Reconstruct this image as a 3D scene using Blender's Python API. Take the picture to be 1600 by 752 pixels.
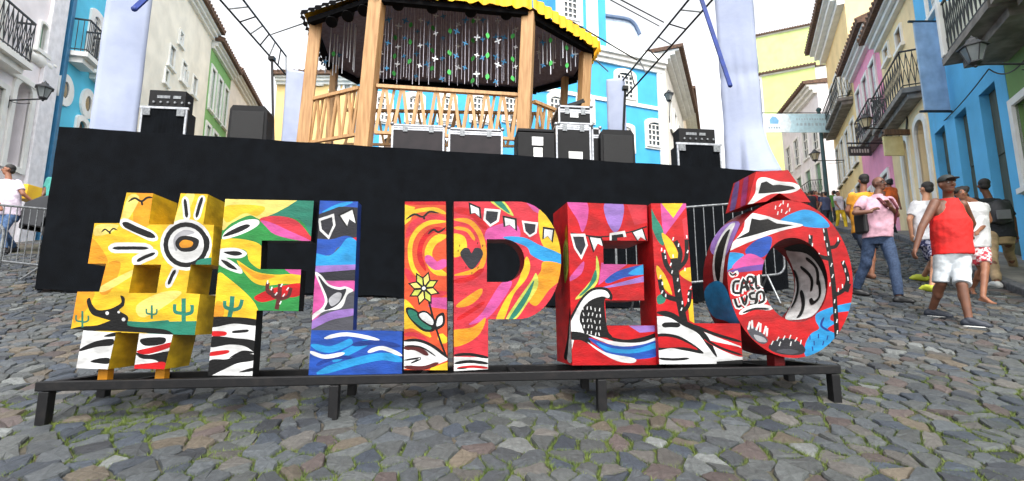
import bpy, bmesh, math, random
import numpy as np
from mathutils import Vector, Matrix
from mathutils.geometry import delaunay_2d_cdt
random.seed(7); rng = np.random.default_rng(7)
for o in list(bpy.data.objects): bpy.data.objects.remove(o)
SC = bpy.context.scene; COL = SC.collection
# ------------------------------------------------------------------ camera
F = 800.0; TH = math.radians(9.0); CZ = 1.0
cam = bpy.data.cameras.new('camera'); co = bpy.data.objects.new('camera', cam); COL.objects.link(co)
co.location = (0, 0, CZ); co.rotation_euler = (math.pi/2 + TH, 0, 0)
cam.sensor_width = 36; cam.lens = 36*F/1600; cam.clip_start = .05; cam.clip_end = 1000
SC.camera = co
# ------------------------------------------------------------------ world, sun, exposure
SUN_EL, SUN_AZ = math.radians(54), math.radians(172)      # azimuth clockwise from +Y: behind and right of the camera
w = bpy.data.worlds.new('World'); SC.world = w; w.use_nodes = True
nt = w.node_tree; nt.nodes.clear()
sky = nt.nodes.new('ShaderNodeTexSky'); sky.sky_type = 'NISHITA'; sky.sun_disc = False
sky.sun_elevation = SUN_EL; sky.sun_rotation = SUN_AZ; sky.air_density = 1.0; sky.dust_density = 3.0
hs = nt.nodes.new('ShaderNodeHueSaturation'); hs.inputs['Saturation'].default_value = .1
bg = nt.nodes.new('ShaderNodeBackground'); bg.inputs[1].default_value = .15
wo = nt.nodes.new('ShaderNodeOutputWorld')
nt.links.new(sky.outputs[0], hs.inputs['Color']); nt.links.new(hs.outputs[0], bg.inputs[0]); nt.links.new(bg.outputs[0], wo.inputs[0])
sl = bpy.data.lights.new('sun', 'SUN'); sl.energy = .8; sl.angle = math.radians(14); sl.color = (1, .96, .9)
so = bpy.data.objects.new('sun', sl); COL.objects.link(so)
sd = Vector((math.sin(SUN_AZ)*math.cos(SUN_EL), math.cos(SUN_AZ)*math.cos(SUN_EL), math.sin(SUN_EL)))
so.rotation_euler = sd.to_track_quat('Z', 'Y').to_euler(); so.location = (20, -20, 40)
SC.view_settings.view_transform = 'Standard'; SC.view_settings.look = 'None'
SC.view_settings.exposure = 1.6; SC.view_settings.gamma = 1; SC.view_settings.use_curve_mapping = False
# ------------------------------------------------------------------ pixel -> place
cs, sn = math.cos(TH), math.sin(TH)
def ray(px, py):
    u = (px-800)/F; v = (376-py)/F
    return Vector((u, cs-v*sn, sn+v*cs))
CAM = Vector((0, 0, CZ))
def at(px, py, Y):
    r = ray(px, py); return CAM + r*(Y/r.y)
def at_z(px, py, z):
    r = ray(px, py); return CAM + r*((z-CZ)/r.z)
class Plane:
    """vertical plane through plan points A and B; pixel -> (s along, z)"""
    def __init__(self, A, B):
        self.o = Vector((A[0], A[1], 0)); d = Vector((B[0]-A[0], B[1]-A[1], 0)); self.L = d.length
        self.u = d.normalized(); self.n = Vector((-self.u.y, self.u.x, 0))      # n points away from the viewer when u runs right
    def hit(self, px, py):
        r = ray(px, py); t = (self.o-CAM).dot(self.n)/r.dot(self.n); p = CAM+r*t
        return ((p-self.o).dot(self.u), p.z)
    def p(self, s, z, d=0): return self.o + self.u*s + self.n*d + Vector((0, 0, z))
def pplan(px, Y, py=376): q = at(px, py, Y); return (q.x, q.y)
# ground: 25 % slope climbing away from the camera, with soft residuals from points that touch it
CP = [(57,665,3.33),(520,655,3.5),(942,640,3.66),(1312,625,3.77),(57,455,7.3),(600,462,7.9),(1120,470,8.4),(1490,500,6.2),(1400,467,7.5),
      (1530,470,7.2),(1560,452,8.1),(1365,440,8.3),(1398,372,13.5),(1275,335,40),(12,400,9.2),(0,752,2.55),(800,752,2.6),(1600,752,2.65)]
GP = np.array([tuple(at(*q)) for q in CP])
GA = np.c_[np.ones(len(GP)), GP[:, 0], GP[:, 1]]; GC = np.linalg.lstsq(GA, GP[:, 2], rcond=None)[0]
SIG = 3.0
K = np.exp(-((GP[:, None, :2]-GP[None, :, :2])**2).sum(-1)/(2*SIG*SIG))
GW = np.linalg.solve(K+np.eye(len(GP))*.02, GP[:, 2]-GA@GC)
def gzv(x, y):
    x = np.asarray(x, float); y = np.asarray(y, float)
    z = GC[0]-.022+GC[1]*x+GC[2]*y
    for i in range(len(GP)): z = z+GW[i]*np.exp(-((x-GP[i, 0])**2+(y-GP[i, 1])**2)/(2*SIG*SIG))
    return z
GL_ = [(float(GP[i, 0]), float(GP[i, 1]), float(GW[i])) for i in range(len(GP))]; G0, G1, G2 = (float(v) for v in GC)
def gz(x, y):
    z = G0-.022+G1*x+G2*y
    for a, b, c in GL_:
        q = (x-a)*(x-a)+(y-b)*(y-b)
        if q < 150: z += c*math.exp(-q/(2*SIG*SIG))
    return z
def ghit(px, py):
    r = ray(px, py); t = .5
    while t < 120:
        p = CAM+r*t
        if p.z < gz(p.x, p.y): break
        t += .05 if t < 15 else .25
    a, b = t-.3, t
    for _ in range(20):
        m = (a+b)/2; p = CAM+r*m
        if p.z < gz(p.x, p.y): b = m
        else: a = m
    return CAM+r*b
# ------------------------------------------------------------------ materials
def lin(c):
    c = [v/255 for v in c]; return tuple((v/12.92 if v <= .04045 else ((v+.055)/1.055)**2.4) for v in c)+(1,)
MATS = {}
def mat(name, col, rough=.7, col2=None, scale=6, detail=6, bump=0, bscale=None, metal=0, spec=.5, stretch=(1, 1, 1), lo=.35, hi=.65, dirt=0, trans=0, alpha=1, emit=None):
    if name in MATS: return MATS[name]
    m = bpy.data.materials.new(name); m.use_nodes = True; t = m.node_tree; b = t.nodes['Principled BSDF']
    b.inputs['Roughness'].default_value = rough; b.inputs['Metallic'].default_value = metal; b.inputs['Specular IOR Level'].default_value = spec
    c1 = lin(col); c2 = lin(col2) if col2 else tuple(v*.82 for v in c1[:3])+(1,)
    tc = t.nodes.new('ShaderNodeTexCoord'); mp = t.nodes.new('ShaderNodeMapping'); mp.inputs['Scale'].default_value = stretch
    t.links.new(tc.outputs['Object'], mp.inputs[0])
    n = t.nodes.new('ShaderNodeTexNoise'); n.inputs['Scale'].default_value = scale; n.inputs['Detail'].default_value = detail
    t.links.new(mp.outputs[0], n.inputs['Vector'])
    mr = t.nodes.new('ShaderNodeMapRange'); mr.inputs[1].default_value = lo; mr.inputs[2].default_value = hi
    t.links.new(n.outputs['Fac'], mr.inputs[0])
    mx = t.nodes.new('ShaderNodeMix'); mx.data_type = 'RGBA'; mx.inputs[6].default_value = c1; mx.inputs[7].default_value = c2
    t.links.new(mr.outputs[0], mx.inputs[0]); out = mx.outputs[2]
    if dirt:
        n2 = t.nodes.new('ShaderNodeTexNoise'); n2.inputs['Scale'].default_value = .7; n2.inputs['Detail'].default_value = 9; n2.inputs['Roughness'].default_value = .7
        mp2 = t.nodes.new('ShaderNodeMapping'); mp2.inputs['Scale'].default_value = (1, 1, .35)
        t.links.new(tc.outputs['Object'], mp2.inputs[0]); t.links.new(mp2.outputs[0], n2.inputs['Vector'])
        r2 = t.nodes.new('ShaderNodeMapRange'); r2.inputs[1].default_value = .52; r2.inputs[2].default_value = .75; r2.inputs[4].default_value = dirt
        t.links.new(n2.outputs['Fac'], r2.inputs[0])
        m2 = t.nodes.new('ShaderNodeMix'); m2.data_type = 'RGBA'; m2.inputs[7].default_value = lin((96, 90, 84))
        t.links.new(r2.outputs[0], m2.inputs[0]); t.links.new(out, m2.inputs[6]); out = m2.outputs[2]
    t.links.new(out, b.inputs['Base Color'])
    if bump:
        nb = t.nodes.new('ShaderNodeTexNoise'); nb.inputs['Scale'].default_value = bscale or scale*4; nb.inputs['Detail'].default_value = 5
        t.links.new(mp.outputs[0], nb.inputs['Vector'])
        bp = t.nodes.new('ShaderNodeBump'); bp.inputs['Strength'].default_value = bump; bp.inputs['Distance'].default_value = .02
        t.links.new(nb.outputs['Fac'], bp.inputs['Height']); t.links.new(bp.outputs[0], b.inputs['Normal'])
    if trans: b.inputs['Transmission Weight'].default_value = trans
    if alpha < 1: b.inputs['Alpha'].default_value = alpha
    MATS[name] = m; return m
def paint(c):
    c = tuple(int(v*.84) for v in c)   # hand-brushed enamel on the letters
    return mat('paint_%d_%d_%d' % c, c, rough=.5, spec=.22, col2=tuple(int(v*.8) for v in c), scale=7, stretch=(1, 1, 2.2), bump=.16, bscale=45, dirt=.14)
def wall(c, dirt=.34): return mat('plaster_%d_%d_%d' % c, c, rough=.9, col2=tuple(int(v*.93) for v in c), scale=1.2, bump=.25, bscale=30, dirt=dirt)
STEEL_BLK = mat('black_steel', (13, 13, 15), .5, (22, 21, 21), 8, bump=.05, spec=.3)
WHITE = mat('white_trim', (240, 240, 236), .8, (226, 226, 222), 3, bump=.1, dirt=.18)
DARK = mat('dark_interior', (14, 14, 14), .8)
GLASS = mat('dark_window_glass', (52, 60, 66), .12, (80, 90, 96), 2, spec=.8)
IRON = mat('wrought_iron', (30, 32, 35), .55, (48, 50, 54), 12)
TILE = mat('brown_roof_tile', (112, 84, 66), .85, (74, 56, 46), 9, bump=.3)
GALV = mat('galvanised_steel', (134, 137, 138), .5, (98, 100, 104), 25, metal=.7)
# ------------------------------------------------------------------ mesh helpers
ORG = {}
def tag(o, label=None, cat=None, group=None, kind=None):
    if label: o['label'] = label
    if cat: o['category'] = cat
    if group: o['group'] = group
    if kind: o['kind'] = kind
    return o
def thing(name, loc, label, cat, group=None):
    o = bpy.data.objects.new(name, None); COL.objects.link(o); o.location = loc; o.empty_display_size = .2
    ORG[o.name] = Vector(loc); return tag(o, label, cat, group)
def link(name, me, parent=None, org=None):
    o = bpy.data.objects.new(name, me); COL.objects.link(o)
    if parent is not None: o.parent = parent; ORG[o.name] = ORG[parent.name]
    else:
        o.location = org or (0, 0, 0); ORG[o.name] = Vector(org or (0, 0, 0))
    return o
class MB:
    def __init__(self): self.v = []; self.f = []; self.m = []
    def add(self, vs, fs, mi=0):
        b = len(self.v); self.v += [tuple(q) for q in vs]
        self.f += [tuple(i+b for i in f) for f in fs]; self.m += [mi]*len(fs) if isinstance(mi, int) else list(mi); return self
    def box(self, o, a, b, c, mi=0):
        """corner o and three edge vectors"""
        o, a, b, c = map(Vector, (o, a, b, c))
        vs = [o, o+a, o+a+b, o+b, o+c, o+a+c, o+a+b+c, o+b+c]
        fs = [(0, 3, 2, 1), (4, 5, 6, 7), (0, 1, 5, 4), (1, 2, 6, 5), (2, 3, 7, 6), (3, 0, 4, 7)]
        if a.cross(b).dot(c) < 0: fs = [f[::-1] for f in fs]
        return self.add(vs, fs, mi)
    def cbox(self, c, sx, sy, sz, rz=0, mi=0, ux=None):
        ux = Vector(ux).normalized() if ux else Vector((math.cos(rz), math.sin(rz), 0)); uy = Vector((-ux.y, ux.x, 0)); uz = Vector((0, 0, 1))
        return self.box(Vector(c)-ux*sx/2-uy*sy/2-uz*sz/2, ux*sx, uy*sy, uz*sz, mi)
    def bar(self, p, q, w, h=None, up=(0, 0, 1), mi=0):
        """rectangular bar from p to q, w across, h along up"""
        p, q = Vector(p), Vector(q); d = (q-p).normalized(); up = Vector(up)
        if abs(d.dot(up)) > .95: up = Vector((0, 1, 0))
        x = d.cross(up).normalized(); y = x.cross(d).normalized(); h = h or w
        return self.box(p-x*w/2-y*h/2, x*w, y*h, q-p, mi)
    def tube(self, p, q, r, r2=None, n=8, mi=0, caps=True):
        p, q = Vector(p), Vector(q); r2 = r if r2 is None else r2; d = (q-p).normalized()
        x = d.orthogonal().normalized(); y = d.cross(x)
        vs = [p+(x*math.cos(6.2832*i/n)+y*math.sin(6.2832*i/n))*r for i in range(n)]+[q+(x*math.cos(6.2832*i/n)+y*math.sin(6.2832*i/n))*r2 for i in range(n)]
        fs = [(i, (i+1) % n, (i+1) % n+n, i+n) for i in range(n)]
        if caps: fs += [tuple(range(n))[::-1], tuple(range(n, 2*n))]
        return self.add(vs, fs, mi)
    def path(self, pts, r, n=6, mi=0):
        for a, b in zip(pts, pts[1:]): self.tube(a, b, r, n=n, mi=mi)
        return self
    def ball(self, c, rx, ry=None, rz=None, n=12, k=8, mi=0, axes=None):
        ry = rx if ry is None else ry; rz = rx if rz is None else rz; c = Vector(c)
        X, Y, Z = axes or (Vector((1, 0, 0)), Vector((0, 1, 0)), Vector((0, 0, 1)))
        vs = [c-Z*rz]
        for j in range(1, k):
            a = -math.pi/2+math.pi*j/k
            for i in range(n):
                t = 6.2832*i/n; vs.append(c+X*(rx*math.cos(a)*math.cos(t))+Y*(ry*math.cos(a)*math.sin(t))+Z*(rz*math.sin(a)))
        vs.append(c+Z*rz); T = len(vs)-1
        fs = [(0, 1+(i+1) % n, 1+i) for i in range(n)]
        for j in range(k-2):
            for i in range(n):
                a = 1+j*n+i; b = 1+j*n+(i+1) % n; fs.append((a, b, b+n, a+n))
        fs += [(T, 1+(k-2)*n+i, 1+(k-2)*n+(i+1) % n) for i in range(n)]
        return self.add(vs, fs, mi)
    def loft(self, rings, mi=0, caps=True):
        n = len(rings[0]); vs = [p for r in rings for p in r]; fs = []
        for j in range(len(rings)-1):
            for i in range(n): fs.append((j*n+i, j*n+(i+1) % n, (j+1)*n+(i+1) % n, (j+1)*n+i))
        if caps: fs += [tuple(range(n))[::-1], tuple(range((len(rings)-1)*n, len(rings)*n))]
        return self.add(vs, fs, mi)
    def mesh(self, name, mats, org=(0, 0, 0), smooth=False):
        me = bpy.data.meshes.new(name); o = Vector(org)
        me.from_pydata([(x-o.x, y-o.y, z-o.z) for x, y, z in self.v], [], self.f)
        for m in (mats if isinstance(mats, (list, tuple)) else [mats]): me.materials.append(m)
        me.polygons.foreach_set('material_index', self.m)
        if smooth: me.polygons.foreach_set('use_smooth', [True]*len(self.f))
        me.update(); return me
    def build(self, name, mats, parent=None, org=None, smooth=False, kind=None):
        if parent is not None: org = ORG[parent.name]
        o = link(name, self.mesh(name, mats, org or (0, 0, 0), smooth), parent, org)
        if kind: o['kind'] = kind
        return o
def bevel(o, wd=.01, seg=2):
    m = o.modifiers.new('bevel', 'BEVEL'); m.width = wd; m.segments = seg; m.limit_method = 'ANGLE'; m.angle_limit = math.radians(40); return o
def copy_tree(o, parent=None, loc=None):
    c = o.copy(); COL.objects.link(c)
    if parent is not None: c.parent = parent
    if loc is not None: c.location = loc
    ORG[c.name] = Vector(c.location) if parent is None else ORG[parent.name]
    for ch in list(o.children): copy_tree(ch, c)
    return c
# 2-D: polygons, triangulation, painted faces
def catmull(pts, n=5, closed=True):
    P = [np.array(p, float) for p in pts]; N = len(P); out = []
    for i in range(N if closed else N-1):
        p0, p1, p2, p3 = (P[(i-1) % N], P[i], P[(i+1) % N], P[(i+2) % N]) if closed else (P[max(i-1, 0)], P[i], P[i+1], P[min(i+2, N-1)])
        for k in range(n):
            t = k/n; out.append(tuple(.5*((2*p1)+(-p0+p2)*t+(2*p0-5*p1+4*p2-p3)*t*t+(-p0+3*p1-3*p2+p3)*t**3)))
    if not closed: out.append(tuple(P[-1]))
    return out
def stroke(pts, wd, taper=True, n=5):
    c = np.array(catmull(pts, n, False)) if len(pts) > 2 else np.array([np.array(pts[0])*(1-t)+np.array(pts[1])*t for t in np.linspace(0, 1, 6)])
    d = np.gradient(c, axis=0); d /= np.linalg.norm(d, axis=1)[:, None]+1e-9; nn = np.c_[-d[:, 1], d[:, 0]]
    t = np.linspace(0, 1, len(c)); k = (np.minimum(1, np.minimum(t, 1-t)*5+.25) if taper else np.ones(len(c)))*wd/2
    return [tuple(p) for p in c+nn*k[:, None]]+[tuple(p) for p in (c-nn*k[:, None])[::-1]]
def disc(cx, cy, r, ry=None, n=24, a0=0): return [(cx+r*math.cos(6.2832*i/n+a0), cy+(ry or r)*math.sin(6.2832*i/n+a0)) for i in range(n)]
def inside(poly, x, y):
    p = np.array(poly); x1, y1 = p[:, 0], p[:, 1]; x2, y2 = np.roll(x1, -1), np.roll(y1, -1)
    r = np.zeros(len(x), bool)
    for a, b, c, d in zip(x1, y1, x2, y2):
        k = (b > y) != (d > y)
        if k.any(): r ^= k & (x < (c-a)*(y-b)/((d-b) if d != b else 1e-12)+a)
    return r
def tri_paint(outline, holes=(), layers=()):
    """triangulate an outline with holes; layers = [(polygon, value)], later ones on top; returns verts, tris, value per tri"""
    vs = []; es = []
    for poly in [outline]+list(holes)+[l[0] for l in layers]:
        b = len(vs); n = len(poly); vs += [Vector(p) for p in poly]; es += [(b+i, b+(i+1) % n) for i in range(n)]
    V, E_, T = delaunay_2d_cdt(vs, es, [], 0, 1e-5)[:3]
    V = np.array([(p[0], p[1]) for p in V]); T = np.array([t for t in T])
    c = V[T].mean(1); keep = inside(outline, c[:, 0], c[:, 1])
    for h in holes: keep &= ~inside(h, c[:, 0], c[:, 1])
    T = T[keep]; c = c[keep]; val = np.zeros(len(T), int)
    for poly, k in layers: val[inside(poly, c[:, 0], c[:, 1])] = k
    a = V[T]; ar = (a[:, 1, 0]-a[:, 0, 0])*(a[:, 2, 1]-a[:, 0, 1])-(a[:, 2, 0]-a[:, 0, 0])*(a[:, 1, 1]-a[:, 0, 1])
    T[ar < 0] = T[ar < 0][:, ::-1]
    us, inv = np.unique(T, return_inverse=True)
    return V[us], inv.reshape(T.shape), val
def area2(p): return sum(a[0]*b[1]-b[0]*a[1] for a, b in zip(p, p[1:]+p[:1]))
def prism(mb, pl, outline, holes=(), depth=.3, layers=(), mi=0, side=0, d0=0, back=True):
    """extruded face on a Plane: front at offset d0, back at d0+depth (away from the viewer)"""
    V, T, val = tri_paint(outline, holes, layers)
    mb.add([pl.p(s, z, d0) for s, z in V], [tuple(t) for t in T], [int(k) if k else mi for k in val])
    if back:
        V, T, val = tri_paint(outline, holes)
        mb.add([pl.p(s, z, d0+depth) for s, z in V], [tuple(t[::-1]) for t in T], side)
    for k, poly in enumerate([outline]+list(holes)):
        if (area2(poly) < 0) != (k > 0): poly = poly[::-1]
        n = len(poly)
        mb.add([pl.p(s, z, d0) for s, z in poly]+[pl.p(s, z, d0+depth) for s, z in poly], [(i, i+n, (i+1) % n+n, (i+1) % n) for i in range(n)], side)
    return mb
def rect(s0, z0, s1, z1): return [(s0, z0), (s1, z0), (s1, z1), (s0, z1)]
# ------------------------------------------------------------------ ground, cobbles, grass, pavement
from mathutils import noise
FAC = lambda y: 5.4+.45*y            # facade line of the street on the right (x as a function of y)
KERB = lambda y: FAC(y)-1.3
SF = Plane(at(57, 455, 7.3)[:2], at(1215, 468, 8.5)[:2])    # front of the stage
def stage_y(x): return SF.o.y+(x-SF.o.x)*SF.u.y/SF.u.x
def dirt_mat():
    m = bpy.data.materials.new('joint_earth'); m.use_nodes = True; t = m.node_tree; b = t.nodes['Principled BSDF']; b.inputs['Roughness'].default_value = .95
    tc = t.nodes.new('ShaderNodeTexCoord')
    def ramp(scale, a, c):
        n = t.nodes.new('ShaderNodeTexNoise'); n.inputs['Scale'].default_value = scale; n.inputs['Detail'].default_value = 8; t.links.new(tc.outputs['Object'], n.inputs['Vector'])
        r = t.nodes.new('ShaderNodeMapRange'); r.inputs[1].default_value = a; r.inputs[2].default_value = c; t.links.new(n.outputs['Fac'], r.inputs[0]); return r.outputs[0], n
    f1, n1 = ramp(14, .35, .65); f2, _ = ramp(1.9, .5, .66)
    a = t.nodes.new('ShaderNodeMix'); a.data_type = 'RGBA'; a.inputs[6].default_value = lin((84, 77, 65)); a.inputs[7].default_value = lin((48, 45, 40)); t.links.new(f1, a.inputs[0])
    c = t.nodes.new('ShaderNodeMix'); c.data_type = 'RGBA'; c.inputs[7].default_value = lin((54, 62, 32)); t.links.new(a.outputs[2], c.inputs[6]); t.links.new(f2, c.inputs[0])
    t.links.new(c.outputs[2], b.inputs['Base Color'])
    bp = t.nodes.new('ShaderNodeBump'); bp.inputs['Strength'].default_value = .5; bp.inputs['Distance'].default_value = .01; t.links.new(n1.outputs['Fac'], bp.inputs['Height']); t.links.new(bp.outputs[0], b.inputs['Normal'])
    return m
def stone_mat():
    m = bpy.data.materials.new('cobble_stone'); m.use_nodes = True; t = m.node_tree; b = t.nodes['Principled BSDF']
    b.inputs['Roughness'].default_value = .62; b.inputs['Specular IOR Level'].default_value = .4
    at_ = t.nodes.new('ShaderNodeAttribute'); at_.attribute_name = 'stone'; tc = t.nodes.new('ShaderNodeTexCoord')
    n = t.nodes.new('ShaderNodeTexNoise'); n.inputs['Scale'].default_value = 34; n.inputs['Detail'].default_value = 12; n.inputs['Roughness'].default_value = .78; t.links.new(tc.outputs['Object'], n.inputs['Vector'])
    r = t.nodes.new('ShaderNodeMapRange'); r.inputs[1].default_value = .3; r.inputs[2].default_value = .7; r.inputs[3].default_value = .45; r.inputs[4].default_value = 1.55; t.links.new(n.outputs['Fac'], r.inputs[0])
    mx = t.nodes.new('ShaderNodeMix'); mx.data_type = 'RGBA'; mx.blend_type = 'MULTIPLY'; mx.inputs[0].default_value = 1
    t.links.new(at_.outputs['Color'], mx.inputs[6]); t.links.new(r.outputs[0], mx.inputs[7])
    t.links.new(mx.outputs[2], b.inputs['Base Color'])
    bp = t.nodes.new('ShaderNodeBump'); bp.inputs['Strength'].default_value = .8; bp.inputs['Distance'].default_value = .01; t.links.new(n.outputs['Fac'], bp.inputs['Height']); t.links.new(bp.outputs[0], b.inputs['Normal'])
    return m
EARTH = dirt_mat(); STONE = stone_mat()
xs = np.unique(np.r_[np.linspace(-150, -16, 14), np.linspace(-16, 20, 91), np.linspace(20, 150, 14)]); ys = np.unique(np.r_[np.linspace(-60, 0, 7), np.linspace(0, 22, 67), np.linspace(22, 250, 24)])
gx, gy = np.meshgrid(xs, ys); gZ = gzv(gx, gy); nx = len(xs)
mb = MB(); mb.v = list(zip(gx.ravel().tolist(), gy.ravel().tolist(), gZ.ravel().tolist()))
mb.f = [(j*nx+i, j*nx+i+1, (j+1)*nx+i+1, (j+1)*nx+i) for j in range(len(ys)-1) for i in range(nx-1)]; mb.m = [0]*len(mb.f)
ground = tag(mb.build('ground', EARTH, smooth=True), kind='structure')
# irregular cobbles: Voronoi cells of a jittered, partly thinned lattice
SX, SY = .158, .098
pts = {}
for j in range(int(1.7/SY), int(17/SY)):
    for i in range(-int(18/SX), int(18/SX)):
        if random.random() < .2: continue
        x = (i+.5*(j % 2)+random.uniform(-.4, .4))*SX; y = (j+random.uniform(-.4, .4))*SY
        x += .12*noise.noise((x*.4, y*.4, 1)); y += .10*noise.noise((x*.4, y*.4, 9))-.10*x
        if y < 1.7 or abs(x) > 1.1*y+.5: continue
        if x > KERB(y)-.12 or y > 16: continue
        if x > -6.4 and x < 4.6 and y > stage_y(x)+.35: continue
        if y > 9.5 and -11 < x < 4.5: continue
        if x < -11.6: continue
        pts.setdefault((int(math.floor(x/.3)), int(math.floor(y/.3))), []).append((x, y))
def clip(poly, a, b, c):     # keep a*x+b*y<=c
    out = []; n = len(poly)
    for i in range(n):
        p, q = poly[i], poly[(i+1) % n]; dp = a*p[0]+b*p[1]-c; dq = a*q[0]+b*q[1]-c
        if dp <= 0: out.append(p)
        if (dp < 0 < dq) or (dq < 0 < dp): t = dp/(dp-dq); out.append((p[0]+(q[0]-p[0])*t, p[1]+(q[1]-p[1])*t))
    return out
PAL = [((60, 64, 67), 32), ((68, 71, 71), 28), ((48, 54, 62), 16), ((75, 73, 70), 14), ((70, 62, 60), 7), ((80, 73, 63), 5), ((92, 95, 94), 4), ((42, 45, 50), 8)]
PW = [p[1] for p in PAL]
cells = []; edges = []
for (ci, cj), lst in pts.items():
    near = [q for a in (-1, 0, 1) for b in (-1, 0, 1) for q in pts.get((ci+a, cj+b), ())]
    for p in lst:
        R = .2; poly = [(p[0]-R, p[1]-R*.8), (p[0]+R, p[1]-R*.8), (p[0]+R, p[1]+R*.8), (p[0]-R, p[1]+R*.8)]
        for q in near:
            if q is p: continue
            a, b = q[0]-p[0], q[1]-p[1]
            if a*a+b*b > .2: continue
            poly = clip(poly, a, b, (q[0]**2+q[1]**2-p[0]**2-p[1]**2)/2)
            if len(poly) < 3: break
        if len(poly) >= 3: cells.append((p, poly))
def stone_geo(p, poly):
    cx = sum(q[0] for q in poly)/len(poly); cy = sum(q[1] for q in poly)/len(poly)
    # drop tiny edges
    pl = [q for i, q in enumerate(poly) if math.hypot(q[0]-poly[i-1][0], q[1]-poly[i-1][1]) > .018]
    if len(pl) < 3: return None
    # cut the corners
    pl2 = []
    for i in range(len(pl)):
        a, b, c = pl[i-1], pl[i], pl[(i+1) % len(pl)]; k = random.uniform(.05, .16)
        pl2 += [(b[0]+(a[0]-b[0])*k, b[1]+(a[1]-b[1])*k), (b[0]+(c[0]-b[0])*k, b[1]+(c[1]-b[1])*k)]
    pl3 = []
    for i, a in enumerate(pl2):
        b = pl2[(i+1) % len(pl2)]; pl3.append(a)
        if math.hypot(a[0]-b[0], a[1]-b[1]) > .05: k = random.uniform(-.09, .03); m = ((a[0]+b[0])/2, (a[1]+b[1])/2); pl3.append((m[0]+(m[0]-cx)*k, m[1]+(m[1]-cy)*k))
    pl2 = [(cx+(q[0]-cx)*(1+random.uniform(-.05, .01)), cy+(q[1]-cy)*(1+random.uniform(-.05, .01))) for q in pl3]
    n = len(pl2); g = gz(cx, cy); h = random.choice((.010, .013, .016, .019, .022, .026))+random.uniform(-.004, .004); tx = GC[1]+random.gauss(0, .035); ty = GC[2]+random.gauss(0, .045)
    gap = random.uniform(.88, .98)
    vs = []
    for k, dz in ((gap, -.05), (gap*.985, h*.5), (gap*.9, h)):
        for q in pl2:
            x = cx+(q[0]-cx)*k; y = cy+(q[1]-cy)*k; vs.append((x, y, g+(x-cx)*tx+(y-cy)*ty+dz+(random.uniform(-.005, .004) if dz > 0 else 0)))
    vs.append((cx+random.uniform(-.02, .02), cy+random.uniform(-.02, .02), g+h+random.uniform(.001, .007)))
    fs = [(r*n+i, r*n+(i+1) % n, (r+1)*n+(i+1) % n, (r+1)*n+i) for r in (0, 1) for i in range(n)]+[(2*n+i, 2*n+(i+1) % n, 3*n) for i in range(n)]
    c = random.choices([q[0] for q in PAL], PW)[0]; k = random.uniform(.86, 1.16); col = [v for v in lin([min(255, v*k) for v in c])]
    return vs, fs, col
def stone_mesh(name, vs, fs, cols, org):
    me = bpy.data.meshes.new(name); o = np.array(org); me.from_pydata([tuple(np.array(v)-o) for v in vs] if len(vs) < 999 else (np.array(vs)-o).tolist(), [], fs)
    a = me.attributes.new('stone', 'FLOAT_COLOR', 'POINT'); a.data.foreach_set('color', np.array(cols, dtype=np.float32).ravel())
    me.materials.append(STONE); me.update(); return me
def shown(p):     # apparent size, stones in front of the camera's frame first
    x, y = p; d = Vector((x, y, gz(x, y)))-CAM; zc = d.y*cs+d.z*sn
    px = 800+F*d.x/zc; py = 376-F*(-d.y*sn+d.z*cs)/zc
    return 1/(y*y) if -10 < px < 1610 and py < 760 else 0
order = sorted(cells, key=lambda c: -shown(c[0])*abs(area2(list(c[1]))))
V, FS, CO = [], [], []
for k, (p, poly) in enumerate(order):
    g = stone_geo(p, poly)
    if not g: continue
    vs, fs, col = g
    if k < 300: link('cobblestone', stone_mesh('cobblestone', vs, fs, [col]*len(vs), (p[0], p[1], vs[0][2])), ground).location = (p[0], p[1], vs[0][2])
    else: b = len(V); V += vs; FS += [tuple(i+b for i in f) for f in fs]; CO += [col]*len(vs)
o = link('cobblestones', stone_mesh('cobblestones', V, FS, CO, (0, 0, 0)), ground); o['kind'] = 'stuff'
# grass in the joints, in patches
GRASS = mat('joint_grass', (98, 112, 44), .7, (64, 82, 34), 9)
mb = MB(); NB = 0
for p, poly in cells:
    if p[1] > 5.2: continue
    pa = .4*noise.noise((p[0]*.9, p[1]*1.3, 4.2))+.5*noise.noise((p[0]*3.5, p[1]*3.5, 2))+.0
    if p[1] > 3.9: pa -= .2*(p[1]-3.9)+.1
    if pa < -.12: continue
    pa += .12
    for i in range(len(poly)):
        a, b = poly[i], poly[(i+1) % len(poly)]; L = math.hypot(a[0]-b[0], a[1]-b[1])
        for _ in range(int(L*(90+1150*pa))):
            t = random.random(); x = a[0]+(b[0]-a[0])*t+random.gauss(0, .006); y = a[1]+(b[1]-a[1])*t+random.gauss(0, .006); z = gz(x, y)-.002
            h = random.uniform(.012, .026+.03*pa); th = random.uniform(0, 6.28); wd = random.uniform(.0018, .0035); lx, ly = random.gauss(0, h*.5), random.gauss(0, h*.5)
            dx, dy = math.cos(th)*wd, math.sin(th)*wd
            mb.add([(x-dx, y-dy, z), (x+dx, y+dy, z), (x+lx, y+ly, z+h)], [(0, 1, 2)])
tag(mb.build('grass', GRASS), 'short green grass and weeds growing in the cobble joints', 'grass', kind='stuff')
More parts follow.
